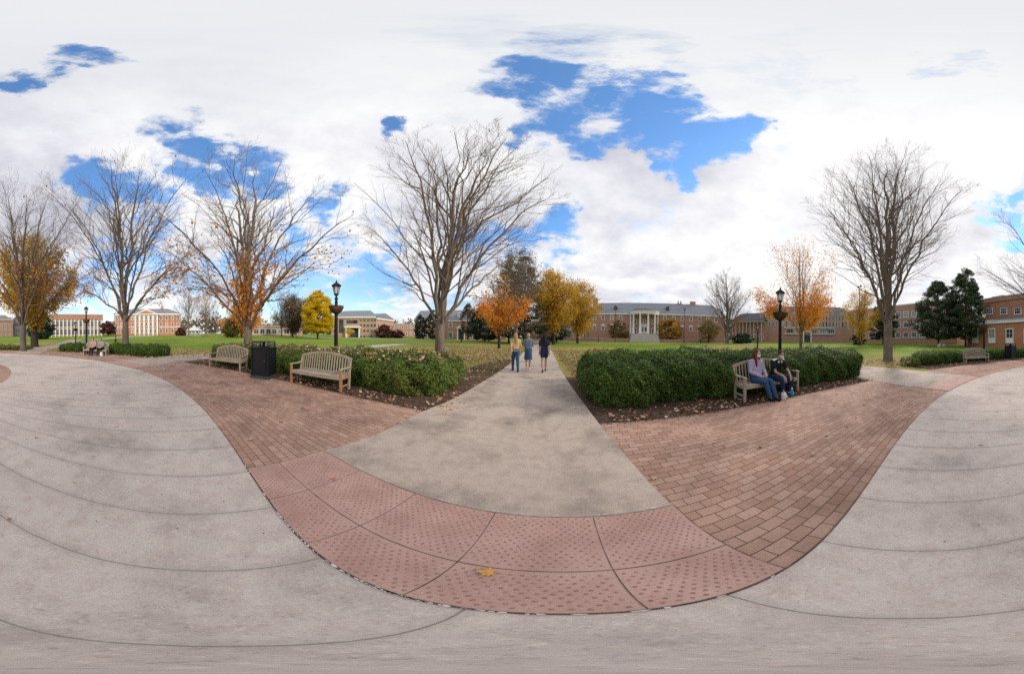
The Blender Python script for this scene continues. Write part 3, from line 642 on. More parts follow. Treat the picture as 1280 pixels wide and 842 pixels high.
    ring=[i*(n2_+1) for i in range(n1+1)]+[n1*(n2_+1)+j for j in range(1,n2_+1)]+[i*(n2_+1)+n2_ for i in range(n1-1,-1,-1)]+[j for j in range(n2_-1,0,-1)]
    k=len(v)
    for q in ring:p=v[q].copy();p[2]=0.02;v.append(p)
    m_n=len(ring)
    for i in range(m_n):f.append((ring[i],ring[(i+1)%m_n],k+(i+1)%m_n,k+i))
    mb.add([tuple(p) for p in v],f);mb.build('branches',M['core'],e)  # stems joined with the added core that stops light
    if dry:
        Xd,Nd,_=surf(dry*4);Xd=Xd[Nd[:,2]>.75][:dry];Pd=warp(Xd[:,0],Xd[:,1],Xd[:,2]+.03)
        o=quadmesh('leaf_litter',leaves(rng,Pd+np.array([c[0],c[1],gz(*c)]),.085,.8,nrm=np.tile([0,0,1.],(len(Pd),1)),nj=.5),rng.uniform(.3,1,len(Pd)),M['dryleaf'])
        tag(o,'dry tan leaves caught on top of a clipped hedge','leaves',kind='stuff')
    return e
hedge('long hedge with tan leaves on top behind the bin and warm-legged bench',87.2,127.5,15.2,18.4,1.0,1,98000,.058,'hedgeleaf_b',.07,dry=1300)
hedge('big dark green hedge behind the bench with the masked couple',75.2,38.5,15.25,18.9,1.15,2,105000,.058,'hedgeleaf',.085,dry=90)
hedge('low hedge behind the empty grey bench at the far right',21.5,-22,15.9,17.9,.82,4,38000,.07,'hedgeleaf',.06,dry=60)
hedge('short low hedge left of the two people on the distant bench',181,171.5,15.0,16.8,.78,5,9000,.085,'hedgeleaf',.07)
hedge('low hedge under the bare tree, right of the two people on the distant bench',162,142.5,14.95,16.9,.80,6,20000,.08,'hedgeleaf',.07)
hedge('sparse browning shrub bed at the left edge of the view',211,194.5,15.4,17.2,.45,7,6000,.1,'hedgeleaf_b',.12,'shrub bed')
hedge('thin low shrubs at the foot of the upswept bare tree',24.5,22.3,15.9,17.3,.55,9,2500,.07,'hedgeleaf_b',.06,'shrub bed')
# ------------------------------------------------------------------ benches
def bench(F0,F1,label,legm='teak'):
    F0,F1=Vector((*F0,0)),Vector((*F1,0));W=(F1-F0).length;rz=math.atan2(F1.y-F0.y,F1.x-F0.x)
    e=empty('park_bench',(F0+F1)/2,rz,label,'bench','slatted wooden benches round the plaza');hw=W/2;D=.56
    s=MB()
    for i in range(7): s.box((0,-.01+.075*i,.432-(.006*i if i<4 else .024)),(W-.07 if i else W-.12,.062,.022))
    s.box((0,-.02,.385),(W-.1,.03,.075));s.box((0,D-.1,.375),(W-.1,.03,.06))
    for x in(-hw*.5,0,hw*.5):s.box((x,.24,.395),(.04,.46,.04))
    s.build('seat',M['teak'],e)
    b=MB();tilt=lambda z:D-.1+(z-.4)*.17
    def arch(x):return .865+.16*(1-(x/hw)**2)
    n=19;
    for i in range(n):
        x=-hw+.11+(W-.22)*i/(n-1);b.bar((x,tilt(.47),.47),(x,tilt(arch(x)-.03),arch(x)-.03),.038,.014,up=(0,1,0))
    b.box((0,tilt(.45),.455),(W-.08,.032,.05))
    for i in range(16):
        x0,x1=-hw+W*i/16,-hw+W*(i+1)/16;b.bar((x0,tilt(arch(x0)),arch(x0)),(x1+.004,tilt(arch(x1)),arch(x1)),.034,.07)
    b.build('backrest',M['teak'],e)
    for sx in(-1,1):
        x=sx*(hw-.035)
        l=MB();l.box((x,0,.31),(.06,.06,.62));l.build('leg',M[legm],e)
        l=MB();l.bar((x,D-.12,0),(x,D-.1,.45),.06,.055,up=(0,1,0));l.bar((x,D-.1,.44),(x,tilt(arch(x)-.04),arch(x)-.04),.055,.045,up=(0,1,0));l.build('leg',M['teak'],e)
        a=MB()
        pts=[(x,-.06,.625),(x,.06,.645),(x,.2,.64),(x,.34,.645),(x,D-.06,.67)]
        for p,q in zip(pts,pts[1:]):a.bar(p,(q[0],q[1]+.006,q[2]),.075,.03)
        a.build('armrest',M['teak'],e)
        t=MB();t.box((x,.23,.16),(.03,.42,.045));t.build('stretcher',M[legm],e)
        t=MB();t.box((x,.23,.385),(.035,.42,.07));t.build('side_rail',M[legm],e)
    return e
BL=bench((-5.92,3.54),(-4.05,4.0),'nearest empty bench with orange-brown front legs and arched back','teak_warm')
bench((-10.1,1.62),(-8.5,2.68),'grey weathered bench left of the black bin, in front of the orange-leaved tree')
BR=bench((4.67,2.48),(6.45,1.54),'grey bench on which the masked couple sits')
bench((12.35,-7.5),(12.15,-9.3),'empty grey bench in front of the low hedge at far right')
BF=bench((-15.05,-6.9),(-14.85,-4.95),'distant bench at left carrying two people in pink and grey')
# ------------------------------------------------------------------ bins
def bin_(loc,rz,label,sc=1):
    e=empty('litter_bin',(loc[0],loc[1],.004),rz,label,'litter bin','square black litter bins');w=.64;e.scale=(1,1,1.06)
    p=MB();p.box((0,0,.05),(w+.1,w+.1,.1),taper=.97);p.build('plinth',M['blackpl'],e)
    b=MB();b.box((0,0,.56),(w,w,.90))
    for sx in(-1,1):
        for sy in(-1,1):b.box((sx*w/2,sy*w/2,.56),(.05,.05,.915))
    for k in range(4):
        a=k*PI/2;c=Vector((math.cos(a),math.sin(a),0))*(w/2+.008);
        b.box((c.x,c.y,.58),(.016 if k%2==0 else w-.12,w-.12 if k%2==0 else .016,.74))
    b.build('bin_body',M['black'],e)
    d=MB();d.box((w/2+.024,0,.58),(.012,w-.2,.66));d.build('door',M['black'],e)
    h=MB();h.box((w/2+.045,.2,.6),(.03,.03,.09));h.build('latch',M['blackpl'],e)
    l=MB();l.box((0,0,1.03),(w+.05,w+.05,.045));l.lathe([(.2,0),(.2,.02),(.14,.035)],(0,0,1.05),16);l.build('lid',M['black'],e)
    r=MB();r.box((0,0,1.235),(w+.02,w+.02,.028),taper=.97)
    r.build('rain_hood',M['black'],e)
    for sx,sy in((-1,-1),(1,-1),(1,1),(-1,1)):
        q=MB();q.box((sx*(w/2-.02),sy*(w/2-.02),1.136),(.028,.028,.17));q.build('hood_post',M['black'],e)
    q=MB();q.lathe([(.05,0),(.05,.16)],(0,0,1.06),12);q.build('ash_tray_post',M['black'],e)
    return e
bin_((-7.1,3.12),math.radians(-50),'black square litter bin with a raised hood between the two benches at left')
bin_((13.0,-12.2),math.radians(10),'black litter bin past the empty bench at the right edge of the view')
# ------------------------------------------------------------------ street lamps
def lamp(loc,label,H=3.8,bowl=True,z0=0,bushy=False,group='black lantern street lamps'):
    e=empty('street_lamp',(loc[0],loc[1],gz(loc[0],loc[1])),random.uniform(0,1),label,'street lamp',group);k=H/3.8
    p=MB();p.lathe([(.19,0),(.19,.08),(.15,.12),(.15,.4),(.11,.5),(.085,.62),(.085,.7),(.07,.74),(.058,1.2),(.052,3.0*k),(.075,3.02*k),(.075,3.06*k),(.045,3.09*k),(.045,3.17*k)],n=14)
    for i in range(8):
        a=2*PI*i/8;p.tube([(.07*math.cos(a),.07*math.sin(a),.75),(.053*math.cos(a),.053*math.sin(a),2.95*k)],[.011,.009],4)
    p.build('post',M['black'],e,False)
    c=MB();b=3.17*k;c.lathe([(.05,b),(.1,b+.04),(.1,b+.07),(.06,b+.09)],n=12)
    for i in range(6):
        a=2*PI*i/6;c.tube([(.09*math.cos(a),.09*math.sin(a),b+.07),(.155*math.cos(a),.155*math.sin(a),b+.40)],[.011,.011],4)
    c.build('lantern_frame',M['black'],e)
    g_=MB();g_.lathe([(.083,b+.075),(.145,b+.395)],n=6);g_.build('glass',M['lantern'],e)
    r=MB();r.lathe([(.2,b+.395),(.205,b+.425),(.15,b+.48),(.085,b+.53),(.05,b+.54),(.045,b+.58),(.02,b+.6),(.03,b+.62),(.012,b+.66)],n=12);r.build('lantern_roof',M['black'],e,True)
    if bowl:
        z=2.42*k;w=MB();w.lathe([(.06,z-.02),(.14,z+.03),(.22,z+.1),(.28,z+.2),(.30,z+.29),(.26,z+.29),(.06,z+.24)],n=18);w.build('flower_bowl',M['coir'],e,True)
        q=MB();
        for i in range(28):
            a=2*PI*i/28;q.tube([(.303*math.cos(a),.303*math.sin(a),z+.3),(.303*math.cos(a+2*PI/28),.303*math.sin(a+2*PI/28),z+.3)],[.012,.012],4)
        for i in range(6):
            a=2*PI*i/6;q.tube([(.307*math.cos(a),.307*math.sin(a),z+.3),(.235*math.cos(a),.235*math.sin(a),z+.1),(.055*math.cos(a),.055*math.sin(a),z-.03)],[.008]*3,4)
        q.build('bowl_bracket',M['black'],e)
        rg=np.random.default_rng(int(abs(loc[0]*10)));n=700 if bushy else 160;P=rg.normal(size=(n,3))*np.array([.14,.14,.03 if not bushy else .07])+np.array([0,0,z+.31])
        if bushy:
            t=rg.uniform(0,2*PI,n//2);P[:n//2]=np.stack([.31*np.cos(t),.31*np.sin(t),z+.30-rg.exponential(.07,n//2)],-1)
        quadmesh('plants',leaves(rg,P,.045,.5),rg.uniform(0,.6,n),M['dryleaf' if not bushy else 'olive'],e)['kind']='stuff'
    return e
lamp(at(420,8.7),'black lantern lamp with a brown bowl halfway up, behind the bench with orange-brown legs')
lamp(at(975,8.9),'black lantern lamp with a planted bowl, behind the bench of the masked couple',bushy=True)
lamp(at(108,17.3),'black lantern lamp behind the two people on the distant bench',H=3.9)
lamp(at(1230,15.8),'black lantern lamp in front of the orange brick wing at right',H=3.8)
lamp(at(947,26),'small distant lamp left of the planted lamp by the couple',H=3.3,bowl=False)
lamp(at(94.5,28),'distant lamp with a bowl just left of the lamp behind the far bench',H=3.2,bowl=True)
lamp(at(144.5,40),'short distant lamp between the far bench and the tree before the pedimented building',H=2.3,bowl=False)
lamp(at(577,48),'short distant lamp in front of the white doorway of the grey-roofed building',H=2.7,bowl=False)
lamp(at(748,66),'short distant bollard lamp left of the portico on the lawn',H=1.6,bowl=False)
lamp(at(876,62),'short distant bollard lamp right of the portico on the lawn',H=1.5,bowl=False)
def mast(loc,H,label):
    e=empty('light_mast',(loc[0],loc[1],gz(loc[0],loc[1])),.4,label,'light mast')
    m=MB();m.lathe([(.16,0),(.14,.3),(.11,.35),(.07,H)],n=10);m.build('pole',M['blackpl'],e)
    m=MB();m.box((0,0,H),(1.5,.08,.08));m.build('cross_arm',M['blackpl'],e)
    for s in(-1,1):
        q=MB();q.box((s*.62,-.1,H+.2),(.5,.3,.42),taper=.8);q.build('floodlight',M['blackpl'],e)
mast(at(769,66),hz(769,386,66),'slim twin-headed light mast left of the portico')
mast(at(855,66),hz(855,387,66),'slim twin-headed light mast right of the portico')
mast(at(1074,50),hz(1074,359,50),'tall light mast rising behind the yellow-orange tree')
# ------------------------------------------------------------------ buildings
class Fac:
    def __init__(s,name,label,x0,r0,x1,r1,cat='building'):
        a,b=at(x0,r0),at(x1,r1);s.z=min(a.z,b.z);s.P=Vector((a.x,a.y,0));d=Vector((b.x-a.x,b.y-a.y,0));s.W=d.length;s.d=d/s.W;s.n=Vector((-s.d.y,s.d.x,0))
        s.e=empty(name,(a.x,a.y,s.z),math.atan2(s.d.y,s.d.x),label,cat);s.cache={}
    def u(s,x,back=0):
        dr=ray(x,421);q=s.P+s.n*back;den=dr[0]*s.d.y-dr[1]*s.d.x;t=(q.x*s.d.y-q.y*s.d.x)/den;p=Vector((dr[0]*t,dr[1]*t,0));s.r=p.length;return (p-q).dot(s.d)
    def zz(s,x,y,back=0):
        s.u(x,back);d=ray(x,y);h=math.hypot(d[0],d[1]);return CAMH+d[2]/h*s.r-s.z
    def win(s,x,y0,y1,w,style='sash',fr='white',uu=None,z0=None,z1=None,y=0):
        u=s.u(x) if uu is None else uu
        if z0 is None:z1,z0=s.zz(x,y0),s.zz(x,y1)
        h=round((z1-z0)*5)/5;key=(w,h,style,fr)
        if key not in s.cache:
            f=MB();t=.17 if style!='thin' else .07
            f.box((0,-.05,-t/2),(w+.1,.16,t));f.box((0,-.04,h-t/2),(w+.02,.12,t));f.box((-w/2+t/2,-.035,h/2-t/2),(t,.11,h-t));f.box((w/2-t/2,-.035,h/2-t/2),(t,.11,h-t))
            if style in('sash','arch'):
                f.box((0,-.03,h*.5),(w-2*t,.07,.07))
                for q in(-1,1):f.box((q*w*.16,-.028,h*.5-t/2),(.04,.06,h-1.5*t))
            if style=='arch':
                k=8;v=[(0,-.09,h)]+[(w/2*math.cos(PI*i/k),-.09,h+w*.38*math.sin(PI*i/k)) for i in range(k+1)];v+=[(a,0,c) for a,_,c in v]
                f.add(v,[(0,i+1,i+2) for i in range(k)]+[(i+1,i+1+k+2,i+2+k+2,i+2) for i in range(k)])
            if style=='panel': f.box((0,-.03,h*.32),(w-2*t,.07,.1));f.box((0,-.02,h*.15),(w-2*t,.05,h*.3));f.box((0,-.03,h*.66),(.05,.06,h*.6));f.box((0,-.028,h*.66),(w-2*t,.055,.05))
            if style=='wide':
                for q in range(1,int(w/1.2)+1):f.box((-w/2+q*w/(int(w/1.2)+1),-.03,h/2-t/2),(.07,.08,h-1.2*t))
            p=MB();p.box((0,-.006,h/2-t/2),(w-2*t+.02,.03,h-t))
            fo=f.build('window',M[fr],s.e);po=p.build('pane',M['glass'],fo);s.cache[key]=(fo,po);fo.location=(u,y,z0);return fo
        fo,po=s.cache[key];a=fo.copy();COL.objects.link(a);a.parent=s.e;a.location=(u,y,z0);b=po.copy();COL.objects.link(b);b.parent=a;return a
    def box(s,name,u0,u1,y0,y1,z0,z1,m_):
        mb=MB();mb.box(((u0+u1)/2,(y0+y1)/2,(z0+z1)/2),(u1-u0,y1-y0,z1-z0));return mb.build(name,M[m_],s.e)
    def gable(s,name,u0,u1,y0,y1,z0,z1,m_,hip=0,ov=.4,axis='u'):
        mb=MB();ym=(y0+y1)/2;a,b,c,d=u0-ov,u1+ov,y0-ov,y1+ov
        if axis=='u':v=[(a,c,z0),(b,c,z0),(b,d,z0),(a,d,z0),(a+hip,ym,z1),(b-hip,ym,z1)];f=[(0,1,5,4),(2,3,4,5),(1,2,5),(3,0,4),(0,3,2,1)]
        else:um=(u0+u1)/2;v=[(a,c,z0),(b,c,z0),(b,d,z0),(a,d,z0),(um,c+hip,z1),(um,d-hip,z1)];f=[(0,1,4),(1,2,5,4),(2,3,5),(3,0,4,5),(0,3,2,1)]
        return mb.add(v,f).build(name,M[m_],s.e)
    def cornice(s,u0,u1,z,m_='white',h=.4,o=.35,y0=0): return s.box('cornice',u0-.05,u1+.05,y0-o,y0+.3,z-h,z+.0,m_)
# columned hall
f=Fac('brick_hall','two-storey red brick hall with slate roof and white curved portico',736,75.2,906,78)
ev=f.zz(805,391.5);W=f.W;f.box('wall',0,W,0,13,-1.5,ev,'brick')
rg=f.zz(805,378.5,6.5)
f.gable('roof',0,W,0,13,ev+.02,rg,'slate',hip=3);f.cornice(0,W,ev,h=.45)
for i in range(24):
    u=f.u(743)+i*(f.u(764)-f.u(743))/2*1.02
    if u>W-1:break
    if abs(u-f.u(805))<abs(f.u(822)-f.u(805))+1.5:continue
    f.win(0,0,0,1.25,'arch',uu=u,z0=f.zz(750,411.5),z1=f.zz(750,406.5));f.win(0,0,0,1.2,'sash',uu=u,z0=f.zz(750,399),z1=f.zz(750,394))
uc=f.u(805);pr_=abs(f.u(822)-uc)
f.win(0,0,0,1.1,'sash',uu=uc-3.0,z0=2.3,z1=4.7);f.win(0,0,0,1.1,'sash',uu=uc+3.0,z0=2.3,z1=4.7)
for q in(-3,0,3):f.win(0,0,0,1.0,'sash',uu=uc+q,z0=6.2,z1=7.9)
zt,zb=f.zz(805,393.6),f.zz(805,417.2)
pt=empty('portico',(uc,0,0));pt.parent=f.e
def halfdisc(mb,R,z0,z1,n=18,y=0):
    v=[(R*math.cos(PI+PI*i/n),R*math.sin(PI+PI*i/n)+y,z) for z in(z0,z1) for i in range(n+1)];k=n+1
    mb.add(v,[tuple(range(k))[::-1],tuple(range(k,2*k))]+[(i,i+1,k+i+1,k+i) for i in range(n)]+[(n,0,k,2*k-1)])
m=MB();halfdisc(m,pr_+.55,-1,zb-.01);m.build('platform',M['stone'],pt)
m=MB();halfdisc(m,pr_+.35,zt,zt+.75);halfdisc(m,pr_+.6,zt+.752,zt+1.0);m.build('entablature',M['white'],pt)
m=MB();v=[];n=14
for j in range(5):
    t=j/4*PI/2
    for i in range(n+1):a=PI+PI*i/n;v.append(((pr_+.3)*math.cos(t)*math.cos(a),(pr_+.3)*math.cos(t)*math.sin(a),zt+1.01+1.1*math.sin(t)))
m.add(v,[(j*(n+1)+i,j*(n+1)+i+1,(j+1)*(n+1)+i+1,(j+1)*(n+1)+i) for j in range(4) for i in range(n)]);m.build('portico_roof',M['slate_dark'],pt)
for i in range(6):
    a=PI+PI*(i+.28)/5.56;m=MB();m.lathe([(.46,0),(.46,.15),(.36,.25),(.34,(zt-zb)*.4),(.29,zt-zb-.3),(.38,zt-zb-.15),(.42,zt-zb-.003)],((pr_)*math.cos(a),(pr_)*math.sin(a),zb),14);m.build('column',M['white'],pt,True)
m=MB();
ns=8
for i in range(ns):
    zt_=zb-.02-(zb+.02)*(i+1)/(ns+1);m.box((.3,-pr_-.2-.36*i-.18,(zt_-.5)/2),(8.2+.15*i,.36,zt_+.5))
m.build('steps',M['stone'],pt)
m=MB();m.box((0,-.08,zb+1.6),(2.6,.14,3.2));m.box((0,-.12,zb+3.35),(3.1,.3,.3));m.build('door_surround',M['white'],pt)
for q in(-1,1):
    m=MB();m.box((q*.52,-.17,zb+1.25),(.95,.05,2.4));dd=m.build('door',M['white'],pt);m=MB();m.box((q*.52,-.205,zb+1.6),(.62,.03,1.4));m.build('pane',M['glass'],dd)
for x,wd in((741,1.9),(868,1.8)):
    u=f.u(x,3);zc=f.zz(x,372 if x<800 else 376,3);m=MB();m.box((u,6.5,(ev+zc)/2),(wd,1.6,zc-ev));m.box((u,6.5,zc+.1),(wd+.2,1.8,.22));m.build('chimney',M['brick'],f.e)
for x in(750,769,834):
    u=f.u(x,2);m=MB();m.box((u,2.2,ev+1.9),(1.0,1.6,.9));m.add([(u-.65,1.3,ev+2.35),(u+.65,1.3,ev+2.35),(u,1.3,ev+2.95),(u-.65,3.4,ev+2.35),(u+.65,3.4,ev+2.35),(u,3.4,ev+2.95)],[(0,1,2),(3,5,4),(0,2,5,3),(1,4,5,2),(0,3,4,1)]);dm=m.build('dormer',M['slate_dark'],f.e)
m=MB();u=f.u(849,6);m.box((u-.5,6.5,rg+.5),(.35,.35,1.2));m.box((u+.5,6.5,rg+.5),(.35,.35,1.2));m.box((u,6.5,rg-.2),(1.8,.7,.5));m.build('floodlight_standin',M['slate_dark'],f.e)  # vent-shaped stand-in for floodlights on a tall pole
# left wing of it with terrace wall
f=Fac('brick_wing','low brick wing seen through the golden trees left of the columned hall',664,84,736,77)
ev=f.zz(700,399);f.box('wall',0,f.W,0,10,-1.5,ev,'brick');f.gable('roof',0,f.W,0,10,ev+.02,ev+3.4,'slate',hip=2);f.cornice(0,f.W,ev)
for i in range(9):f.win(0,0,0,1.2,uu=2+i*f.W/9.5,z0=.9,z1=2.7);f.win(0,0,0,1.2,uu=2+i*f.W/9.5,z0=4.2,z1=5.8)
f=Fac('terrace_wall','long pale stone terrace wall below the golden tree and the columned hall',700,73,786,67,'wall')
f.box('wall',0,f.W,0,.5,-.6,1.05,'brick');f.box('coping',-.05,f.W+.05,-.1,.6,1.052,1.22,'stone')
f=Fac('terrace_wall','brick terrace wall with pale coping right of the portico',824,66,912,70,'wall')
f.box('wall',0,f.W,0,.5,-.6,.8,'brick');f.box('coping',-.05,f.W+.05,-.1,.6,.802,.95,'stone')
# small colonnaded building
f=Fac('colonnade_building','small brown-roofed building with cream columns right of the pale bare tree',913,84,953,78)
ev=f.zz(935,402);f.box('wall',0,f.W,2.6,12,-1.5,ev,'brick');f.gable('roof',0,f.W,0,12,ev+.52,ev+4,'slate_dark',hip=2);f.box('beam',0,f.W,0,2.6,ev-.1,ev+.5,'stone')
for i in range(9):
    m=MB();m.lathe([(.28,0),(.24,.3),(.2,ev-.3),(.27,ev-.1)],(.6+i*(f.W-1.2)/8,.5,0),10);m.build('column',M['stone'],f.e,True)
for i in range(5):f.win(0,0,0,1.6,'sash',uu=2+i*f.W/5.4,z0=1,z1=3,y=2.6)
# long brick building behind the seated couple
f=Fac('brick_building','long brown brick building with pale window band, behind the planted lamp',953,82,1066,84)
ev=f.zz(1010,392);W=f.W;f.box('wall',0,W,0,14,-1.5,ev,'brick');f.gable('roof',0,W,0,14,ev+.02,f.zz(1010,383,7),'slate_dark',hip=4);f.cornice(0,W,ev,'stone',.35,.3)
z0,z1=f.zz(1010,416.2),f.zz(1010,411)
f.box('band',f.u(980),f.u(1043),-.5,.0,z1+.15,z1+.75,'stone');f.box('band',f.u(980),f.u(1043),-.5,0,z0-.6,z0-.1,'stone')
for x in(988,998,1018,1028,1038):f.win(0,0,0,3.6,'wide',uu=f.u(x),z0=z0,z1=z1)
for i in range(26):f.win(0,0,0,.8,'thin',uu=1.5+i*(W-3)/25,z0=f.zz(1010,408),z1=f.zz(1010,401.5));f.win(0,0,0,.8,'thin',uu=1.5+i*(W-3)/25,z0=f.zz(1010,399.5),z1=f.zz(1010,394.5))
u=f.u(1009);m=MB()
m.box((u-1.4,-.5,1.9),(.4,.9,3.8));m.box((u+1.4,-.5,1.9),(.4,.9,3.8));m.box((u,-.6,3.95),(3.6,1.3,.4));m.build('door_surround',M['white'],f.e)
m=MB();m.box((u,-.06,1.6),(2.3,.1,3.2));m.build('door',M['glass'],f.e)
# three storey brick block behind the magnolias
f=Fac('brick_building','three-storey red brick block with rows of white windows behind the dark magnolias',1062,86,1196,62)
ev=f.zz(1140,381);W=f.W;f.box('wall',0,W,0,14,-1.5,ev,'brick');f.box('parapet',-.1,W+.1,-.12,14.1,ev+.004,ev+.5,'stone')
for r_,(a,b) in enumerate(((f.zz(1130,421),f.zz(1130,414.5)),(f.zz(1130,408.5),f.zz(1130,402)),(f.zz(1130,396),f.zz(1130,389.5)))):
    for i in range(14):f.win(0,0,0,2.0,'sash',uu=2+i*(W-4)/13,z0=a,z1=b)
    f.box('band',0,W,-.06,-.002,a-.5,a-.25,'stone') if r_<3 else None
# orange brick wing at right
f=Fac('brick_wing','orange brick wing with tall white-panelled ground windows at far right',1209,48,1330,36)
W=f.W;ev=f.zz(1240,404.5);f.box('wall',0,W,0,5.8,-1.5,ev,'brick_orange');f.box('cornice',-.1,W,-.3,5.8,ev+.003,ev+.32,'white')
rf=MB();rf.add([(-.2,-.3,ev+.33),(W,-.3,ev+.33),(W,5.7,ev+1.6),(-.2,5.7,ev+1.6),(-.2,5.7,ev+.33),(W,5.7,ev+.33)],[(0,1,2,3),(0,3,4),(1,5,2),(3,2,5,4),(0,4,5,1)]);rf.build('roof',M['slate'],f.e)
for x in(1219,1240,1262,1285):f.win(x,410.5,427.5,1.75,'panel')
up=f.zz(1250,376.5,6);f.box('upper_wall',-1.6,W+3,5.81,15,-1.5,up,'brick_orange');f.box('parapet',-1.8,W+3,5.6,15.2,up+.003,up+.9,'brick');f.box('coping',-1.8,W+3,5.5,15.3,up+.903,up+1.1,'stone')
for x in(1237.5,1255,1272.5,1291):
    f.win(0,0,0,1.9,'sash',uu=f.u(x,5.81),z0=f.zz(x,392,5.81),z1=f.zz(x,384.5,5.81),y=5.81)
m=MB();u=f.u(1246,9);m.box((u,11,up+1.6),(5,4,1.4),taper=.75);m.build('roof_plant_room',M['brick'],f.e)
# gabled grey roofed house behind T1
f=Fac('brick_house','grey-roofed brick house with white pedimented doorway and white dormers',518,75,632,70)
W=f.W;ev=f.zz(575,400);f.box('wall',0,W,0,11,-1.5,ev,'brick');f.gable('roof',0,W,0,11,ev+.02,f.zz(575,387.5,5.5),'slate',hip=.5);f.cornice(0,W,ev)
for x in(523,532,551,563,588,600,612,623):f.win(0,0,0,1.7,'sash',uu=f.u(x),z0=f.zz(x,421.5),z1=f.zz(x,414.5));f.win(0,0,0,1.3,'sash',uu=f.u(x),z0=f.zz(x,408.5),z1=f.zz(x,402.5))
u=f.u(576.5);z=f.zz(576,410);m=MB();
for q in(-1,1):m.box((u+q*1.15,-.35,z/2-.2),(.35,.5,z+.2))
m.box((u,-.4,z),(3.1,.8,.5));m.add([(u-1.7,-.9,z+.25),(u+1.7,-.9,z+.25),(u,-.9,z+1.1),(u-1.7,0,z+.25),(u+1.7,0,z+.25),(u,0,z+1.1)],[(0,1,2),(0,2,5,3),(1,4,5,2),(0,3,4,1)]);m.build('door_surround',M['white'],f.e)
m=MB();m.box((u,-.06,z/2-.15),(1.6,.1,z));m.build('door',M['glass'],f.e)
for x in(548,574,602):
    m=MB();u=f.u(x,1.5);m.box((u,2.2,ev+1.5),(1.3,2.0,1.4));m.add([(u-.85,1.1,ev+2.2),(u+.85,1.1,ev+2.2),(u,1.1,ev+2.9),(u-.85,4,ev+2.2),(u+.85,4,ev+2.2),(u,4,ev+2.9)],[(0,1,2),(0,2,5,3),(1,4,5,2)]);m.build('dormer',M['white'],f.e)
# low brick block and tan brick building
f=Fac('brick_block','plain low red brick block between the tan building and the grey-roofed house',488,104,523,104)
ev=f.zz(505,405);f.box('wall',0,f.W,0,12,-1.5,ev,'brick');f.box('parapet',-.1,f.W+.1,-.1,12.1,ev+.003,ev+.35,'stone')
for i in range(6):
    for z in(1,4.1):f.win(0,0,0,1.1,'sash',uu=1.6+i*(f.W-3.2)/5,z0=z,z1=z+1.5)
f=Fac('tan_building','tan brick building with grey hipped roof and tall white entrance frame',414,80,470,76)
W=f.W;ev=f.zz(445,395.5);f.box('wall',0,W,0,13,-1.5,ev,'brick_tan');f.gable('roof',0,W,0,13,ev+.02,f.zz(445,388,6),'slate',hip=3.5);f.cornice(0,W,ev,h=.5,o=.4)
f.win(0,0,0,1.6,'wide','blackpl',uu=f.u(426.5),z0=f.zz(426,415),z1=f.zz(426,399.5))
for x in(436.5,443.5):f.win(0,0,0,1.9,'wide','blackpl',uu=f.u(x),z0=f.zz(x,403.5),z1=f.zz(x,400))
for x in(418,451,455.5,460,464.5,468.5):
    for a,b in((421.5,418.5),(414.5,411.8),(407.8,405),(401,398.8)):f.win(0,0,0,.9,'thin','stone',uu=f.u(x),z0=f.zz(x,a),z1=f.zz(x,b))
u=f.u(441.5);z=f.zz(441,409);m=MB()
for q in(-1,1):m.box((u+q*2.4,-.7,z/2-.2),(.45,.9,z+.3))
m.box((u,-.75,z+.1),(5.8,1.5,.6));m.build('entrance_frame',M['white'],f.e)
m=MB();m.box((u+.6,-.06,z/2-.2),(3.2,.1,z));m.build('entrance_glass',M['glass'],f.e)
f=Fac('tan_building','gabled tan brick wing with white cornice behind the maroon tree',470,76,492,88)
W=f.W;ev=f.zz(480,398.5);f.box('wall',0,W,0,14,-1.5,ev,'brick_tan');f.gable('roof',0,W,0,14,ev+.02,f.zz(478,392,2),'slate',hip=.3,axis='v');f.cornice(0,W,ev,h=.5,o=.4)
m=MB();rz_=f.zz(478,392,2);m.add([(0,-.1,ev+.02),(W,-.1,ev+.02),(W/2,-.1,rz_-.3)],[(0,1,2)])
m.build('pediment',M['stone'],f.e)
for i in range(5):
    for z in(.9,3.7,6.4):f.win(0,0,0,1.0,'thin','stone',uu=1.6+i*(W-3.2)/4,z0=z,z1=z+1.2)
# modern low block behind T2
f=Fac('brick_block','narrow brick tower left of the orange round tree',277,92,291,90)
ev=f.zz(284,399);f.box('wall',0,f.W,0,5,-1.5,ev,'brick');f.box('parapet',-.1,f.W+.1,-.1,5.1,ev+.003,ev+.3,'stone')
f=Fac('pale_building','low modern building with white glazed front behind the brown trees',292,90,378,92)
ev=f.zz(335,405);f.box('wall',0,f.W,0,10,-1.5,ev,'brick');f.box('parapet',-.1,f.W+.1,-.15,10.1,ev+.003,ev+.5,'white')
for i in range(11):f.win(0,0,0,2.2,'wide',uu=2+i*(f.W-4)/10,z0=.8,z1=3.0)
for i in range(11):f.win(0,0,0,2.2,'wide',uu=2+i*(f.W-4)/10,z0=4.2,z1=5.6)
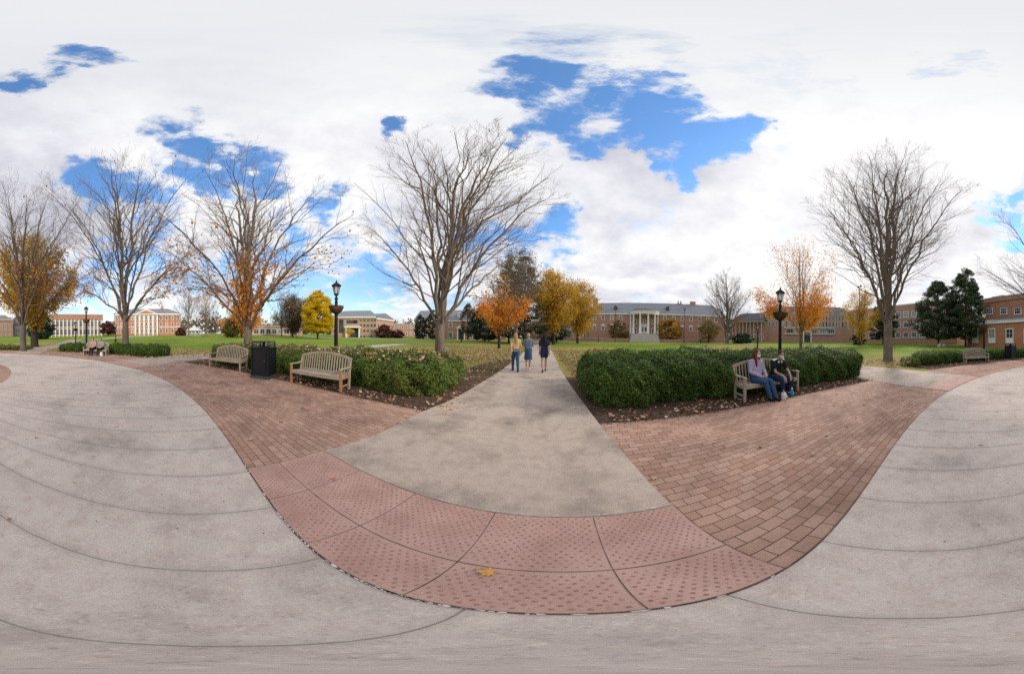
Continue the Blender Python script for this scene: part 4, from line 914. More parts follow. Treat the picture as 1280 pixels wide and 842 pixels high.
# pedimented building
f=Fac('pedimented_building','bright orange brick building with white pediment and three rows of windows',143,101,226,99)
W=f.W;ev=f.zz(184,392);f.box('wall',0,W,0,14,-2,ev,'brick_orange');f.gable('roof',0,W,0,14,ev+.02,f.zz(184,386,7),'slate',hip=6);f.cornice(0,W,ev,h=.6,o=.5)
ua,ub=f.u(168.5),f.u(198);f.box('centre_bay',ua,ub,-1.2,-.01,-2,ev-.6,'brick_orange')
m=MB();z1=f.zz(183,386.3);m.add([(ua-.5,-1.9,ev-.6),(ub+.5,-1.9,ev-.6),((ua+ub)/2,-1.9,z1),(ua-.5,3,ev-.6),(ub+.5,3,ev-.6),((ua+ub)/2,7,z1)],[(0,1,2),(0,2,5,3),(1,4,5,2),(0,3,4,1)])
pd=m.build('pediment',M['white'],f.e);m=MB();m.add([(ua+1.3,-1.93,ev-.15),(ub-1.3,-1.93,ev-.15),((ua+ub)/2,-1.93,z1-.65)],[(0,1,2)]);m.build('tympanum',M['brick_orange'],pd)
for i in range(6):
    m=MB();m.box((ua+.4+i*(ub-ua-.8)/5,-1.32,(ev-.6)/2),(.55,.22,ev-.61));m.build('pilaster',M['white'],f.e)
for a,b in((415.6,410),(407,402.5),(399.5,394.8)):
    z0,z1_=f.zz(184,a),f.zz(184,b)
    for i in range(5):f.win(0,0,0,1.25,'sash',uu=ua+.4+(i+.5)*(ub-ua-.8)/5,z0=z0,z1=z1_,y=-1.2)
    for i in range(4):f.win(0,0,0,1.3,'sash',uu=1.2+i*(ua-2.2)/3,z0=z0,z1=z1_)
    for i in range(4):f.win(0,0,0,1.3,'sash',uu=ub+1.2+i*(W-ub-2.4)/3,z0=z0,z1=z1_)
f.box('band',0,ua,-.1,-.003,f.zz(184,409),f.zz(184,408.3),'white');f.box('band',ub,W,-.1,-.003,f.zz(184,409),f.zz(184,408.3),'white')
m=MB();u=f.u(203,7);m.box((u,7,f.zz(203,384,7)),(1.3,1.3,1.6));m.build('chimney',M['brick'],f.e)
# columned hall at left
f=Fac('columned_hall','long flat-roofed brick hall with tall white pilasters and windows, behind the lamp at left',63,94,128,98)
W=f.W;ev=f.zz(96,399.5);f.box('wall',0,W,0,14,-2,ev,'brick');f.box('attic',-.2,W+.2,-.4,14.2,ev+.003,f.zz(96,393.5),'brick');f.box('coping',-.3,W+.3,-.5,14.3,f.zz(96,393.5)+.003,f.zz(96,393.5)+.35,'stone')
n=14
for i in range(n):
    m=MB();m.box((.5+i*(W-1)/(n-1),-.2,ev/2),(.5,.36,ev-.01));m.build('pilaster',M['white'],f.e)
for i in range(n-1):
    uu=.5+(i+.5)*(W-1)/(n-1);f.win(0,0,0,1.7,'sash',uu=uu,z0=.9,z1=3.4);f.win(0,0,0,1.7,'sash',uu=uu,z0=4.4,z1=ev-.5)
f=Fac('brick_building','red brick building with a grey roof at the far left edge of the view',-60,112,16.5,118)
W=f.W;ev=f.zz(5,399);f.box('wall',0,W,0,12,-2,ev,'brick');f.gable('roof',0,W,0,12,ev+.02,f.zz(5,394,6),'slate',hip=4);f.cornice(0,W,ev)
for i in range(14):
    for z in(.8,3.4,5.9):f.win(0,0,0,1.2,'sash',uu=1.8+i*(W-3.6)/13,z0=z,z1=z+1.5)
f=Fac('grey_building','small distant grey building between the brick building and the stout trunk at far left',17,122,34,122)
ev=f.zz(22,400);f.box('wall',0,f.W,0,10,-2,ev,'slate');f.gable('roof',0,f.W,0,10,ev+.02,ev+1.5,'slate_dark',hip=2)
for i in range(4):
    for z in(1,4):f.win(0,0,0,1.2,'sash',uu=1.6+i*(f.W-3.2)/3,z0=z,z1=z+1.5)
# gazebo
ge=at(243,80);e=empty('gazebo',ge,0,'white open gazebo with a pale pointed roof right of the pedimented building','gazebo')
h=hz(243,413.5,80);m=MB();m.lathe([(3.2,h),(3.25,h+.15),(1.6,h+1.1),(.5,h+1.5),(.45,h+1.8),(.05,h+2.2)],n=8);m.build('roof',M['white'],e)
m=MB();m.lathe([(3.0,-.3),(3.0,.4)],n=8);m.build('deck',M['stone'],e)
for i in range(8):
    a=2*PI*i/8;m=MB();m.box((2.8*math.cos(a),2.8*math.sin(a),h/2+.2),(.18,.18,h-.4));m.build('post',M['white'],e)
m=MB()
for i in range(8):
    if i==5:continue
    a,b=2*PI*i/8,2*PI*(i+1)/8
    for z in(.75,1.2):m.bar((2.8*math.cos(a),2.8*math.sin(a),z),(2.8*math.cos(b),2.8*math.sin(b),z),.07,.07)
m.build('railing',M['white'],e)
# pale stones under the magnolia
for i,(x,y_) in enumerate(((1174,426),(1180,427))):
    pp=at(x,44+i);rgn=random.Random(i);m=MB();m.ell((0,0,.25),(.55-.15*i,.4,.5-.12*i),n=9)
    m.v[0]=m.v[0]*(1+np.random.default_rng(i).uniform(-.12,.12,(len(m.v[0]),1)));o=m.build('boulder',M['stone'],None);o.location=pp
    tag(o,'larger pale rock on the lawn below the shorter magnolia' if i==0 else 'smaller pale rock right of the larger one below the magnolia','rock')
# ------------------------------------------------------------------ people

M['skin']=plain('skin',(.5,.30,.22),.55,.06,8);M['skin2']=plain('skin_tan',(.42,.24,.17),.55,.06,8)
def cl(n,c,r=.85):M[n]=plain(n,c,r,.18,14,.15,0,.004)
cl('lavender',(.42,.36,.50));cl('denim',(.04,.095,.19));cl('denim_dark',(.02,.04,.10));cl('black_cloth',(.016,.016,.02));cl('tan_top',(.62,.42,.22));cl('grey_top',(.16,.20,.27));cl('navy',(.025,.03,.06));cl('white_cloth',(.7,.7,.7));cl('pink_cloth',(.5,.28,.27));cl('grey_cloth',(.3,.3,.3))
cl('auburn',(.12,.04,.02),.6);cl('blonde',(.42,.27,.12),.6);cl('dark_hair',(.022,.015,.012),.6);cl('brown_hair',(.06,.03,.02),.6);cl('fair_hair',(.5,.36,.22),.6);cl('sky_blue',(.02,.28,.5),.4);cl('shoe_black',(.02,.02,.02),.5)
M['eye']=plain('eye_dark',(.02,.015,.012),.2,.1,5)
def V3(*a):return Vector(a)
def remesh(o,v):
    m=o.modifiers.new('r','REMESH');m.mode='VOXEL';m.voxel_size=v;m.use_smooth_shade=True
    s=o.modifiers.new('s','SMOOTH');s.iterations=2;s.factor=.5;return o
def person(loc,rz,J,label,top='navy',sleeve='short',bottom='denim',legs='long',hair='brown_hair',hairlen='short',skin='skin',shoes='shoe_black',mask=False,eyes=False,sock=None,vox=.013,group=None,yoke=None,face=(0,1,0),scale=1):
    e=empty('person',loc,rz,label,'person',group);e.scale=(scale,)*3
    P,C,Hd=J['P'],J['C'],J['H'];X=V3(*J.get('sx',(1,0,0))).normalized();fd=V3(*face).normalized();side=fd.cross(V3(0,0,1)).normalized();up=side.cross(fd).normalized();R3=Matrix((side,fd,up)).transposed()
    def torso(m,g=0,low=True):
        ax=(C-P).normalized()
        for s in(-.75,0,.75):
            m.cap(P+X*s*.085,P+ax*.2+X*s*.075,.105+g,.092+g);m.cap(P+ax*.2+X*s*.075,C+X*s*.1,.092+g,.095+g)
        for s in(-1,1):m.cap(C+X*s*.09+ax*.02,J['sR' if s>0 else 'sL'],.075+g,.055+g)
    def arm(m,k,a,b,g=0):
        s,el,w=J['s'+k],J['e'+k],J['w'+k]
        if a:m.cap(s,el,.05+g,.04+g)
        if b:m.cap(el,w,.04+g,.027+g)
    def hand(m,k):
        w=J['w'+k];d=V3(*J.get('h'+k,(0,0,-1))).normalized();q=d.cross(V3(.2,.9,.1)).normalized();nrm=d.cross(q)
        m.cap(w,w+d*.03,.026,.028)
        for i in(-1.5,-.5,.5,1.5):
            kn=w+d*.085+q*i*.02;m.cap(w+d*.02+q*i*.012,kn,.019,.014,8)
            ln=(.055,.068,.072,.05)[int(i+1.5)];mid=kn+d*ln*.55+nrm*.008;m.cap(kn,mid,.0105,.0095,8);m.cap(mid,mid+d*ln*.35+nrm*.022,.0095,.008,8)
        b=w+d*.03+q*-.028;m.cap(b,b+d*.035+q*-.022,.014,.011,8);m.cap(b+d*.035+q*-.022,b+d*.065+q*-.026+nrm*.01,.011,.009,8)
    def leg(m,k,a,b,g=0,cut=1.):
        h,kn,an=J['l'+k],J['k'+k],J['a'+k]
        if a:m.cap(h,h+(kn-h)*cut,.088+g,(.088+( .058-.088)*cut)+g)
        if b:
            calf=kn+(an-kn)*.35;m.cap(kn,calf,.056+g,.056+g);m.cap(calf,an,.056+g,.038+g)
    b=MB();torso(b);b.cap(C+(Hd-C)*.3,Hd-up*.05,.055,.05)
    hr=R3;b.ell(Hd,(.073,.092,.115),hr,14);b.ell(Hd-up*.055+fd*.025,(.052,.06,.055),hr,12);b.ell(Hd-up*.005+fd*.095,(.012,.02,.024),hr,8)
    b.ell(Hd-up*.05+fd*.083,(.024,.012,.010),hr,8)
    for s in(-1,1):b.ell(Hd+side*s*.075,(.012,.022,.032),hr,8);b.ell(Hd+up*.028+side*s*.03+fd*.078,(.022,.014,.010),hr,8)
    for k in'RL':
        arm(b,k,1,1);hand(b,k);leg(b,k,1,1);f_=V3(*J.get('f'+k,(0,1,0))).normalized();a=J['a'+k];b.cap(a-V3(0,0,.03),a+f_*.13-V3(0,0,.055),.036,.024);b.cap(a-V3(0,0,.045),a-f_*.03-V3(0,0,.05),.034,.03)
    bo=remesh(b.build('body',M[skin],e),vox)
    if eyes:
        for s in(-1,1):
            q=MB();q.ell(Hd+up*.012+side*s*.03+fd*.086,(.011,.006,.006),hr,8);q.build('eye',M['eye'],e)
    t=MB();torso(t,.014)
    for k in'RL':
        s,el,w=J['s'+k],J['e'+k],J['w'+k]
        if sleeve=='long':arm(t,k,1,1,.014)
        else:t.cap(s,s+(el-s)*.62,.066,.062)
    if J.get('skirt_top'):pass
    remesh(t.build('top',M[top],e),vox)
    if yoke:
        y=MB();ax=(C-P).normalized()
        for s,k in((1,'R'),(-1,'L')):
            y.cap(C+X*s*.085+ax*.06+fd*.0,J['s'+k]+ax*.01,.055,.062);y.cap(C+X*s*.06+fd*.06+ax*.02,C+X*s*.10+fd*.04-ax*.1,.05,.03)
        remesh(y.build('shoulder_panel',M[yoke],e),vox)
    t=MB()
    for s in(-.7,0,.7):t.cap(P+X*s*.09+V3(0,0,-.03),P+X*s*.09+(C-P).normalized()*.08,.122,.115)
    if legs=='long':
        for k in'RL':leg(t,k,1,1,.015)
    elif legs=='short':
        for k in'RL':leg(t,k,1,0,.022,.5)
    elif legs=='skirt':
        t.lathe([(.19,-.42),(.2,-.40),(.17,-.1),(.13,.08)],tuple(P),18)
    remesh(t.build({'long':'trousers','short':'shorts','skirt':'skirt'}[legs],M[bottom],e),vox)
    for k in'RL':
        f_=V3(*J.get('f'+k,(0,1,0))).normalized();a=J['a'+k];q=MB();q.cap(a-V3(0,0,.045),a+f_*.14-V3(0,0,.06),.047,.034);q.cap(a-V3(0,0,.05),a-f_*.045-V3(0,0,.055),.045,.037)
        remesh(q.build('shoe',M[shoes],e),vox)
        if sock:q=MB();q.cap(a+V3(0,0,.08),a-V3(0,0,.02),.046,.042);q.build('sock',M[sock],e,True)
    h=MB();h.ell(Hd+up*.03-fd*.022,(.086,.096,.105),hr,14)
    if hairlen=='long':
        h.cap(Hd-fd*.06,Hd-fd*.09-up*.2,.08,.085);h.cap(Hd-fd*.09-up*.18,Hd-fd*.10-up*.38,.085,.05)
        if J.get('hairfront'):
            for s in(-1,1):h.cap(Hd+side*s*.07-fd*.01,Hd+side*s*.09-up*.2+fd*.04,.04,.04);h.cap(Hd+side*s*.09-up*.18+fd*.04,Hd+side*s*.08-up*.33+fd*.06,.04,.02)
    elif hairlen=='bun':h.ell(Hd+up*.11-fd*.05,(.045,.045,.04),hr,10)
    elif hairlen=='pony':h.cap(Hd-fd*.09+up*.02,Hd-fd*.12-up*.22,.04,.025)
    remesh(h.build('hair',M[hair],e),.011)
    if mask:
        q=MB();q.ell(Hd-up*.045+fd*.052,(.064,.06,.055),hr,14);remesh(q.build('face_mask',M['white_cloth'],e),.008)
    return e
def walk(st=.22,lean=.03,arms=.5,fwd=1):
    z=.92;J=dict(P=V3(0,0,z),C=V3(0,lean,1.36),H=V3(0,lean+.03,1.60))
    for k,s in(('R',1),('L',-1)):
        ph=s*fwd;J['l'+k]=V3(s*.085,0,z-.03);J['k'+k]=V3(s*.085,ph*st*.55+.05,.50);J['a'+k]=V3(s*.075,ph*st-(.0 if ph>0 else .05),.09 if ph>0 else .13)
        J['s'+k]=V3(s*.175,lean,1.39);J['e'+k]=V3(s*.215,lean-ph*.10*arms*2-.03,1.12);J['w'+k]=V3(s*.205,lean-ph*.18*arms*2+.06,.89);J['f'+k]=(s*.1,1,-.05 if ph>0 else -.5)
    return J
W1=on_ground(644,464.5);W2=on_ground(660,462.5);W3=on_ground(680,464.8);gw='three young women walking away along the path'
J=walk(.27,fwd=-1);J['eR'],J['wR']=V3(.24,.03,1.12),V3(.15,.2,1.06);J['hR']=(-1,.3,.1)
person((*W1,.018),.12,J,'walking woman with long blonde hair, tan top and blue jeans','tan_top','long','denim','long','blonde','long',shoes='shoe_black',group=gw)
J=walk(.14,fwd=1);J['eR'],J['wR'],J['eL'],J['wL']=V3(.22,.02,1.12),V3(.1,.19,1.1),V3(-.22,.02,1.12),V3(-.1,.19,1.1);J['hR']=(-1,.3,0);J['hL']=(1,.3,0)
person((*W2,.018),-.05,J,'walking woman in blue-grey top and blue skirt, fair hair in a bun','grey_top','short','denim','skirt','fair_hair','bun',shoes='white_cloth',group=gw)
J=walk(.25,fwd=1)
person((*W3,.018),-.12,J,'walking woman with long dark hair, navy tee and denim shorts','navy','short','denim_dark','short','dark_hair','long',shoes='shoe_black',group=gw)
for i,(x,r,tp,lb) in enumerate(((696,46,'black_cloth','far walker in black on the path, right one of a distant pair'),(693.3,47,'navy','far walker in navy on the path, left one of a distant pair'))):
    p=at(x,r);person(p,PI+.2*i,walk(.2,fwd=1-2*i),lb,tp,'long','black_cloth','long','dark_hair','short',group='far walkers',vox=.02)
def local(e,x,y,z=0):
    r=e.rotation_euler.z;return Vector((e.location.x+x*math.cos(r)-y*math.sin(r),e.location.y+x*math.sin(r)+y*math.cos(r),z))
def sit(lean=.0,spread=.1,kz=.50,feet=.0,z=.545,armf=.25):
    J=dict(P=V3(0,0,z),C=V3(0,-.06+lean,z+.43),H=V3(0,-.02+lean*1.35,z+.67-abs(lean)*.12))
    for k,s in(('R',1),('L',-1)):
        J['l'+k]=V3(s*.09,.02,z-.03);J['k'+k]=V3(s*spread,.44,kz+.03);J['a'+k]=V3(s*spread*.9,.50+feet,.10);J['s'+k]=V3(s*.18,C_(J,0),J['C'].z+.02);J['e'+k]=V3(s*.23,J['C'].y+.07,J['C'].z-.23);J['w'+k]=V3(s*.10,J['C'].y+armf,J['C'].z-.34);J['h'+k]=(-s*.7,.7,-.1)
    return J
def C_(J,_):return J['C'].y
rb=BR.rotation_euler.z+PI
J=sit(.02,.085,feet=.02);J['hairfront']=True
J['kR'],J['kL']=V3(.06,.45,.52),V3(-.12,.45,.52);J['aR'],J['aL']=V3(-.05,.52,.10),V3(-.19,.58,.10);J['wR'],J['wL']=V3(.02,.22,.62),V3(-.14,.25,.64)
person(local(BR,-.42,.24,0),rb,J,'seated woman with long auburn hair, lavender sweater, jeans and white mask','lavender','long','denim','long','auburn','long',shoes='shoe_black',mask=True,eyes=True,face=(-.35,.93,-.05),group='masked couple')
J=sit(.22,.2);J['kL']=V3(-.36,.36,.50);J['aL']=V3(-.34,.30,.10);J['kR']=V3(.12,.46,.52);J['aR']=V3(.04,.42,.10);J['eR'],J['wR']=V3(.22,.30,.72),V3(.09,.50,.60);J['eL'],J['wL']=V3(-.26,.30,.72),V3(-.16,.5,.60);J['hR']=(-.2,.4,-.9);J['hL']=(.2,.4,-.9)
person(local(BR,.2,.22,0),rb,J,'seated man with mask and black white-shouldered jersey, leaning forward on the bench','black_cloth','short','denim_dark','long','brown_hair','short',skin='skin2',shoes='white_cloth',mask=True,eyes=True,face=(.1,.98,-.22),yoke='white_cloth',group='masked couple')
rb=BF.rotation_euler.z+PI
J=sit(.12,.1);person(local(BF,-.15,.22),rb,J,'distant seated person in a pink shirt and dark trousers, left on the far bench','pink_cloth','long','black_cloth','long','dark_hair','short',group='pair on the far bench',vox=.018)
J=sit(.15,.12);person(local(BF,.5,.22),rb,J,'distant seated person in a grey shirt and dark trousers, right on the far bench','grey_cloth','long','black_cloth','long','dark_hair','short',group='pair on the far bench',vox=.018)
# bag and bottle
def bag(loc,rz,label,a,b,sc=1):
    e=empty('bag',loc,rz,label,'bag');m=MB();m.ell((0,0,.13*sc),(.15*sc,.1*sc,.13*sc),n=14);m.box((0,0,.05*sc),(.26*sc,.16*sc,.09*sc));remesh(m.build('pouch',M[a],e),.015)
    m=MB();t=np.linspace(0,PI,9);m.tube([(.09*sc*math.cos(q),0,.22*sc+.09*sc*math.sin(q)) for q in t],[.012]*9,6);m.build('handle',M[b],e)
bag(local(BR,.02,-.36),.4,'small white and pink bag on the ground at the couple\'s feet','white_cloth','pink_cloth',.8)
bag(local(BF,.72,-.30),.3,'white bag on the ground in front of the distant bench','white_cloth','white_cloth',1.2)
p=local(BR,.36,-.34);e=empty('water_bottle',p,0,'bright blue water bottle standing by the couple\'s feet','bottle')
m=MB();m.lathe([(.036,.008),(.04,.02),(.04,.19),(.03,.215),(.022,.22)],n=16);m.build('bottle_body',M['sky_blue'],e,True);m=MB();m.lathe([(.026,.221),(.026,.255),(.012,.262)],n=12);m.build('cap',M['white_cloth'],e)
p=local(BR,-.02,.02,.0);
e=empty('phone',(p.x,p.y,.60),rz:=.5,'dark phone held over the lap of the seated woman','phone');m=MB();m.box((0,0,0),(.075,.15,.01),rot=Matrix.Rotation(.6,3,'X'));ph=m.build('phone_case',M['shoe_black'],e);m=MB();m.box((0,-.004,.0075),(.066,.135,.003),rot=Matrix.Rotation(.6,3,'X'));m.build('screen',M['glass'],e)
# ------------------------------------------------------------------ fallen leaves
def maple_leaf(name,loc,size,rz,label,m_,tilt=.1):
    prof=[(0,-.5),(.04,-.2),(.3,-.34),(.26,-.16),(.52,-.06),(.34,.04),(.42,.26),(.2,.2),(.12,.3),(0,.56),(-.12,.3),(-.2,.2),(-.42,.26),(-.34,.04),(-.52,-.06),(-.26,-.16),(-.3,-.34),(-.04,-.2)]
    v=[(0,0,.012)]+[(x*size,y*size,.004+.05*size*math.sin(x*7+rz)**2+.12*size*abs(x)) for x,y in prof];n=len(prof)
    m=MB();m.add(v,[(0,1+i,1+(i+1)%n) for i in range(n)]);m.tube([(0,-.45*size,.006),(.04*size,-.85*size,.008)],[.0016,.001],4)
    o=m.build(name,M[m_]);o.location=loc;o.rotation_euler=(tilt,tilt*.5,rz);sl=o.modifiers.new('s','SOLIDIFY');sl.thickness=.0006;return tag(o,label,'leaf','single leaves on the paving')
M['yl']=plain('leaf_yellow',(.62,.34,.08),.7,.25,25);M['tl']=plain('leaf_tan',(.5,.36,.22),.8,.25,25);M['ol']=plain('leaf_rust',(.45,.2,.08),.8,.25,25)
for (x,y),sz,m_,lb in (((609,717),.088,'yl','curled yellow maple leaf on the tactile paving, nearest the bottom centre'),((312,551),.10,'tl','tan leaf alone on the left brick paving near the concrete edge'),((417,601),.05,'ol','small rust leaf on the left part of the tactile paving'),
  ((459,513),.10,'tl','pale leaf on the brick right of the warm-legged bench'),((410,507),.10,'tl','pale leaf on the brick below the warm-legged bench'),((372,487),.12,'tl','pale leaf at the left front foot of the warm-legged bench'),((500,530),.09,'tl','tan leaf on the brick beside the straight path'),
  ((818,600),.085,'tl','tan leaf where the straight path meets the right brick'),((1016,569),.085,'tl','pale leaf in the middle of the right brick paving'),((1080,506),.11,'tl','pale leaf on the right brick towards the far landing'),((905,560),.05,'ol','small rust leaf on the right brick paving below the couple'),((12,651),.04,'ol','dark small leaf on the concrete at the left edge')):
    X,Y=on_ground(x,y);maple_leaf('maple_leaf',(X,Y,.028),sz,random.uniform(0,6),lb,m_)
rng=np.random.default_rng(12);P=[]
def scat(n,cx,cy,sd,z=.03):
    q=rng.normal(size=(n,2))*sd+np.array([cx,cy])
    for x,y in q:P.append((x,y,gz(x,y)+z))
for A0,A1,R0,R1,n in((84,128,14.4,15.3,520),(76,40,14.4,15.35,520),(24,-15,14.4,16,260),(142,178,14.4,15,90),(88,86.2,15,19,60)):
    for i in range(n):x,y=pol(rng.uniform(min(A0,A1),max(A0,A1)),R0+(R1-R0)*rng.beta(1.3,1.6));P.append((x,y,.022))
for i in range(110):x,y=pol(rng.uniform(20,150),rng.uniform(11.3,14.5));P.append((x,y,.014))
for i in range(25):x,y=pol(rng.uniform(20,150),rng.uniform(8,11));P.append((x,y,.018))
scat(4200,-2.5,13,4.2);scat(3800,4.2,10,1.9);scat(1400,4.5,14,3.2);scat(4500,1,22,6);scat(1200,-12,8,4);scat(900,-17,1.5,2.5);scat(900,15.5,-2.5,2.2);scat(800,-22,-8,5);scat(900,30,18,5);scat(700,-26,-22,6)
P=np.array(P);
# none on the straight path or the paving beyond what lies there already
def onpath(p):
    x,y=p[0],p[1];R=math.hypot(x-CX,y-CY)
    if R<14.3:return False
    c=.25+.13*(y-2) if y>2 else 0
    return abs(x-(.0+.135*(y-2)+.1))<1.45 and y<70 and y>2
P=np.array([p for p in P if not onpath(p)])
def keep(p):
    R=math.hypot(p[0]-CX,p[1]-CY);return R>14.4 or p[2]<.02
P=np.array([p for p in P if keep(p)])
n=len(P);s_=np.where(np.hypot(P[:,0],P[:,1])>14,.13,.075)[:,None,None]
base=leaves(rng,np.zeros((n,3)),1.,.75,nrm=np.tile([0,0,1.],(n,1)),nj=.35);Q=base*s_+P[:,None,:]
tag(quadmesh('fallen_leaves',Q,rng.uniform(0,1,n),M['dryleaf']),'dry fallen leaves strewn over beds and lawn','leaves',kind='stuff')
# wood chips on the beds
P=[]
for A0,A1,R0,R1,n in((86,129,14.4,15.3,5200),(76,40,14.4,15.35,5200),(24,-20,14.4,16,2500)):
    for i in range(n):x,y=pol(rng.uniform(min(A0,A1),max(A0,A1)),R0-.05+(R1-R0+.05)*rng.uniform());P.append((x,y,.012))
P=np.array(P);n=len(P)
tag(quadmesh('mulch_chips',leaves(rng,P,.045,.4,nrm=np.tile([0,0,1.],(n,1)),nj=.3),rng.uniform(0,.35,n)**1.3,M['farwood']),'bark chips of the planting beds','mulch',kind='stuff')
# grass tufts on the near lawn either side of the path
P=[];
while len(P)<30000:
    x,y=rng.uniform(-9,12),rng.uniform(6,24);R=math.hypot(x-CX,y-CY)
    if R<18.6 and not(2.2<x<2.9 and y>7):continue
    if abs(x-(.1+.135*(y-2)))<1.6:continue
    if rng.uniform()>(10/ math.hypot(x,y))**1.5:continue
    P.append((x,y,gz(x,y)))
P=np.array(P);n=len(P);a=rng.uniform(0,2*PI,n);w=.006+.0006*P[:,1];h=rng.uniform(.03,.075,n);dx,dy=np.cos(a)*w,np.sin(a)*w;lx,ly=rng.normal(size=n)*.025,rng.normal(size=n)*.025
z=np.zeros(n);T=np.stack([P+np.stack([-dx,-dy,z],-1),P+np.stack([dx,dy,z],-1),P+np.stack([lx,ly,h],-1)],1)
tag(quadmesh('grass',T,rng.uniform(0,1,n),M['grass']),'short grass blades of the lawn beside the path','grass',kind='stuff')
# ------------------------------------------------------------------ world, sun, camera
SUNAZ,SUNEL=math.radians(97),math.radians(27)
w=bpy.data.worlds.new('World');S.world=w;w.use_nodes=True;nt=w.node_tree;bg=nt.nodes['Background'];bg.inputs['Strength'].default_value=.1
sky=nt.nodes.new('ShaderNodeTexSky');sky.sky_type='NISHITA';sky.sun_disc=False;sky.sun_elevation=SUNEL;sky.sun_rotation=SUNAZ;sky.air_density=1;sky.dust_density=.4;sky.ozone_density=2.2
tc=nt.nodes.new('ShaderNodeTexCoord').outputs['Generated']
sp=nt.nodes.new('ShaderNodeSeparateXYZ');L(nt,tc,sp.inputs[0]);Z=sp.outputs[2]
den=mth(nt,'ADD',mth(nt,'MAXIMUM',Z,0),.16);cb=nt.nodes.new('ShaderNodeCombineXYZ');L(nt,mth(nt,'DIVIDE',sp.outputs[0],den),cb.inputs[0]);L(nt,mth(nt,'DIVIDE',sp.outputs[1],den),cb.inputs[1]);pv=cb.outputs[0]
n1=noise(nt,pv,1.5,9,.56);n2=noise(nt,vm(nt,'ADD',pv,(7.3,2.1,4)),.9,5,.5);n3=noise(nt,vm(nt,'ADD',pv,(1.3,9.1,2)),3.2,7,.6)
warp=vm(nt,'SUBTRACT',nt_col(nt,pv,1.9),(.5,.5,.5));ws=vm(nt,'SCALE',warp,None);ws.node.inputs['Scale'].default_value=.26
nw=nt.nodes.new('ShaderNodeTexNoise');nw.inputs['Scale'].default_value=7;nw.inputs['Detail'].default_value=6;nw.inputs['Roughness'].default_value=.65;L(nt,pv,nw.inputs['Vector'])
ws2=vm(nt,'SCALE',vm(nt,'SUBTRACT',nw.outputs['Color'],(.5,.5,.5)),None);ws2.node.inputs['Scale'].default_value=.13
def dirwarp(scale,amp,detail):
    q=nt.nodes.new('ShaderNodeTexNoise');q.inputs['Scale'].default_value=scale;q.inputs['Detail'].default_value=detail;q.inputs['Roughness'].default_value=.62;L(nt,tc,q.inputs['Vector'])
    o=vm(nt,'SCALE',vm(nt,'SUBTRACT',q.outputs['Color'],(.5,.5,.5)),None);o.node.inputs['Scale'].default_value=amp;return o
dv=vm(nt,'NORMALIZE',vm(nt,'ADD',vm(nt,'ADD',vm(nt,'ADD',tc,ws),ws2),vm(nt,'ADD',dirwarp(5,.22,3),dirwarp(14,.12,7))))
HO=[(60,97,2.6,1),(38,108,2.2,.8),(125,76,2.2,.7),(245,160,3.6,.8),(275,182,5.5,1),(300,205,7.5,1.1),(325,222,5,1),(250,215,5,.9),(120,235,5,.8),(165,250,5,.8),(195,300,6,.7),(150,330,6,.7),(390,262,4.2,.9),(345,262,4,.6),(370,318,6,.8),(430,320,5,.7),(484,157,1.6,.7),(668,110,4.5,1.05),(700,145,4.5,.9),(655,165,2.5,.9),(740,172,3.6,1.0),(770,120,4.2,1.0),(800,150,4.8,1.05),(830,165,4.2,1.05),(850,200,4,1.0),(862,222,2.5,.9),(890,175,5,1.05),(912,150,3.2,1),(720,62,3.5,.4),(1238,262,3.8,1),(1262,285,4.5,1),(1275,240,3,.8),(600,296,4.5,.75),(690,288,4,.8),(660,300,4,.7),(500,305,4,.6),(460,350,8,.75),(420,372,9,.9),(330,372,9,.9),(240,350,6,.6),(130,385,8,.7),(60,350,6,.7),(1205,90,3,.35),(560,385,6,.5),(700,330,3,.5)]
hs=None
for x,y,rd,st in HO:
    d=ray(x,y);dp=vm(nt,'DOT_PRODUCT',dv,tuple(d));c0_,c1_=math.cos(math.radians(rd*1.75)),math.cos(math.radians(rd*.2))
    k=mth(nt,'MULTIPLY',mth(nt,'DIVIDE',mth(nt,'SUBTRACT',dp,c0_),c1_-c0_,None,True),st);hs=k if hs is None else mth(nt,'MAXIMUM',hs,k)
n4=noise(nt,vm(nt,'ADD',vm(nt,'MULTIPLY',tc,(1,1,2.2)),ws),6.5,10,.63)
dens=mth(nt,'ADD',.9,mth(nt,'MULTIPLY',mth(nt,'SUBTRACT',n1,.5),1.9));dens=mth(nt,'ADD',dens,mth(nt,'MULTIPLY',mth(nt,'SUBTRACT',n4,.5),mth(nt,'ADD',.7,mth(nt,'MULTIPLY',hs,3.4))));dens=mth(nt,'SUBTRACT',dens,mth(nt,'MULTIPLY',hs,.95))
cov=mth(nt,'SMOOTHSTEP',0,1) if False else ramp(nt,dens,[(.08,(0,0,0)),(.3,(.2,.2,.2)),(.48,(.68,.68,.68)),(.74,(1,1,1))])
shade=mth(nt,'ADD',mth(nt,'MULTIPLY',n2,.75),mth(nt,'MULTIPLY',n3,.35))
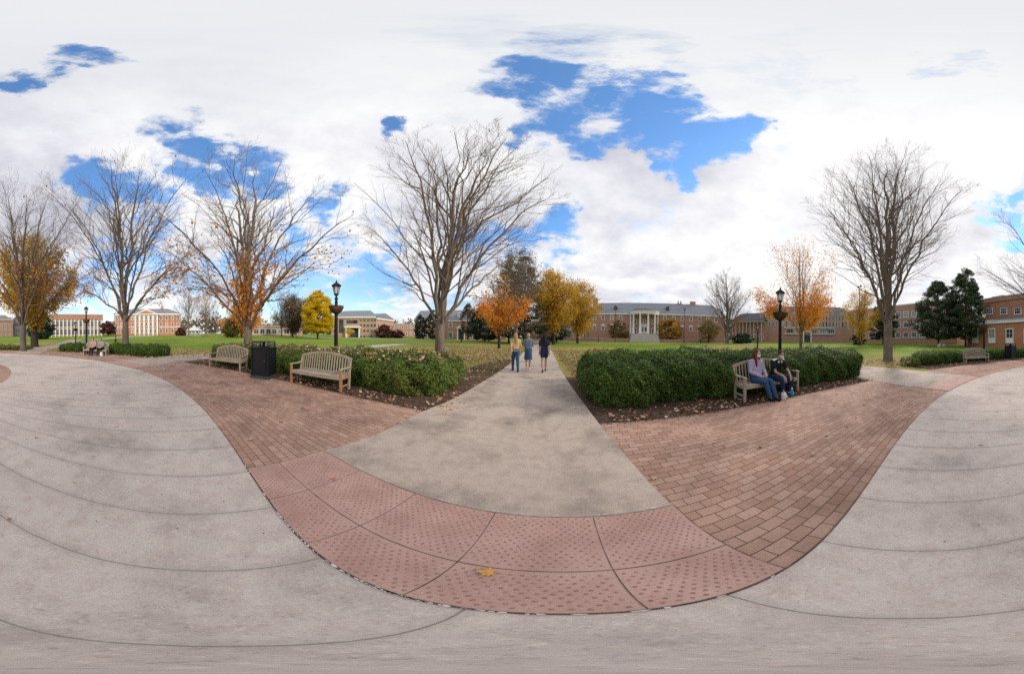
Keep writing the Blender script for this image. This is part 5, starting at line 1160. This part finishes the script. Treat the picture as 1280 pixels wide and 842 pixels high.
cc=ramp(nt,shade,[(.4,(4.8,4.85,5.5)),(.5,(6.5,6.55,6.95)),(.6,(8.1,8.1,8.1))])
# thicker grey overhead, bright veil round the hidden sun
cc=mix(nt,ramp(nt,Z,[(.8,(0,0,0)),(1,(.8,.8,.8))]),cc,(6.3,6.5,6.7))
sd=(math.sin(SUNAZ)*math.cos(SUNEL),math.cos(SUNAZ)*math.cos(SUNEL),math.sin(SUNEL))
gl=mth(nt,'POWER',mth(nt,'MAXIMUM',vm(nt,'DOT_PRODUCT',tc,sd),0),9);cc=mix(nt,mth(nt,'MULTIPLY',gl,.4),cc,(10.5,10.1,9.7))
skc=mix(nt,1,sky.outputs[0],ramp(nt,Z,[(0,(1.25,1.25,1.15)),(.2,(1.3,1.45,1.5)),(.45,(1.6,2.15,2.5))]),'MULTIPLY')
L(nt,mix(nt,cov,skc,cc),bg.inputs['Color'])
w.cycles.sampling_method='MANUAL';w.cycles.sample_map_resolution=1024
ld=bpy.data.lights.new('sun','SUN');ld.energy=2.0;ld.angle=math.radians(9);ld.color=(1,.93,.84);lo=bpy.data.objects.new('sun',ld);COL.objects.link(lo)
lo.rotation_euler=Vector(sd).to_track_quat('Z','Y').to_euler();lo.location=(20,0,30)
cd=bpy.data.cameras.new('camera');cam=bpy.data.objects.new('camera',cd);COL.objects.link(cam);S.camera=cam
cd.type='PANO';cd.clip_start=.05;cd.clip_end=3000
for tgt in(cd,getattr(cd,'cycles',None)):
    try:
        tgt.panorama_type='EQUIRECTANGULAR';tgt.latitude_min=-PI/2;tgt.latitude_max=PI/2;tgt.longitude_min=-640*K;tgt.longitude_max=640*K
    except Exception as ex:print('pano',ex)
Rm=Matrix((Vector(RT),Vector(UP),-Vector(FW))).transposed();cam.matrix_world=Matrix.Translation((0,0,CAMH))@Rm.to_4x4()
S.view_settings.view_transform='Standard';S.view_settings.look='None';S.view_settings.exposure=.36;S.view_settings.gamma=1;S.view_settings.use_curve_mapping=False
S.cycles.use_denoising=False;S.cycles.max_bounces=6;S.cycles.diffuse_bounces=3;S.cycles.transparent_max_bounces=8
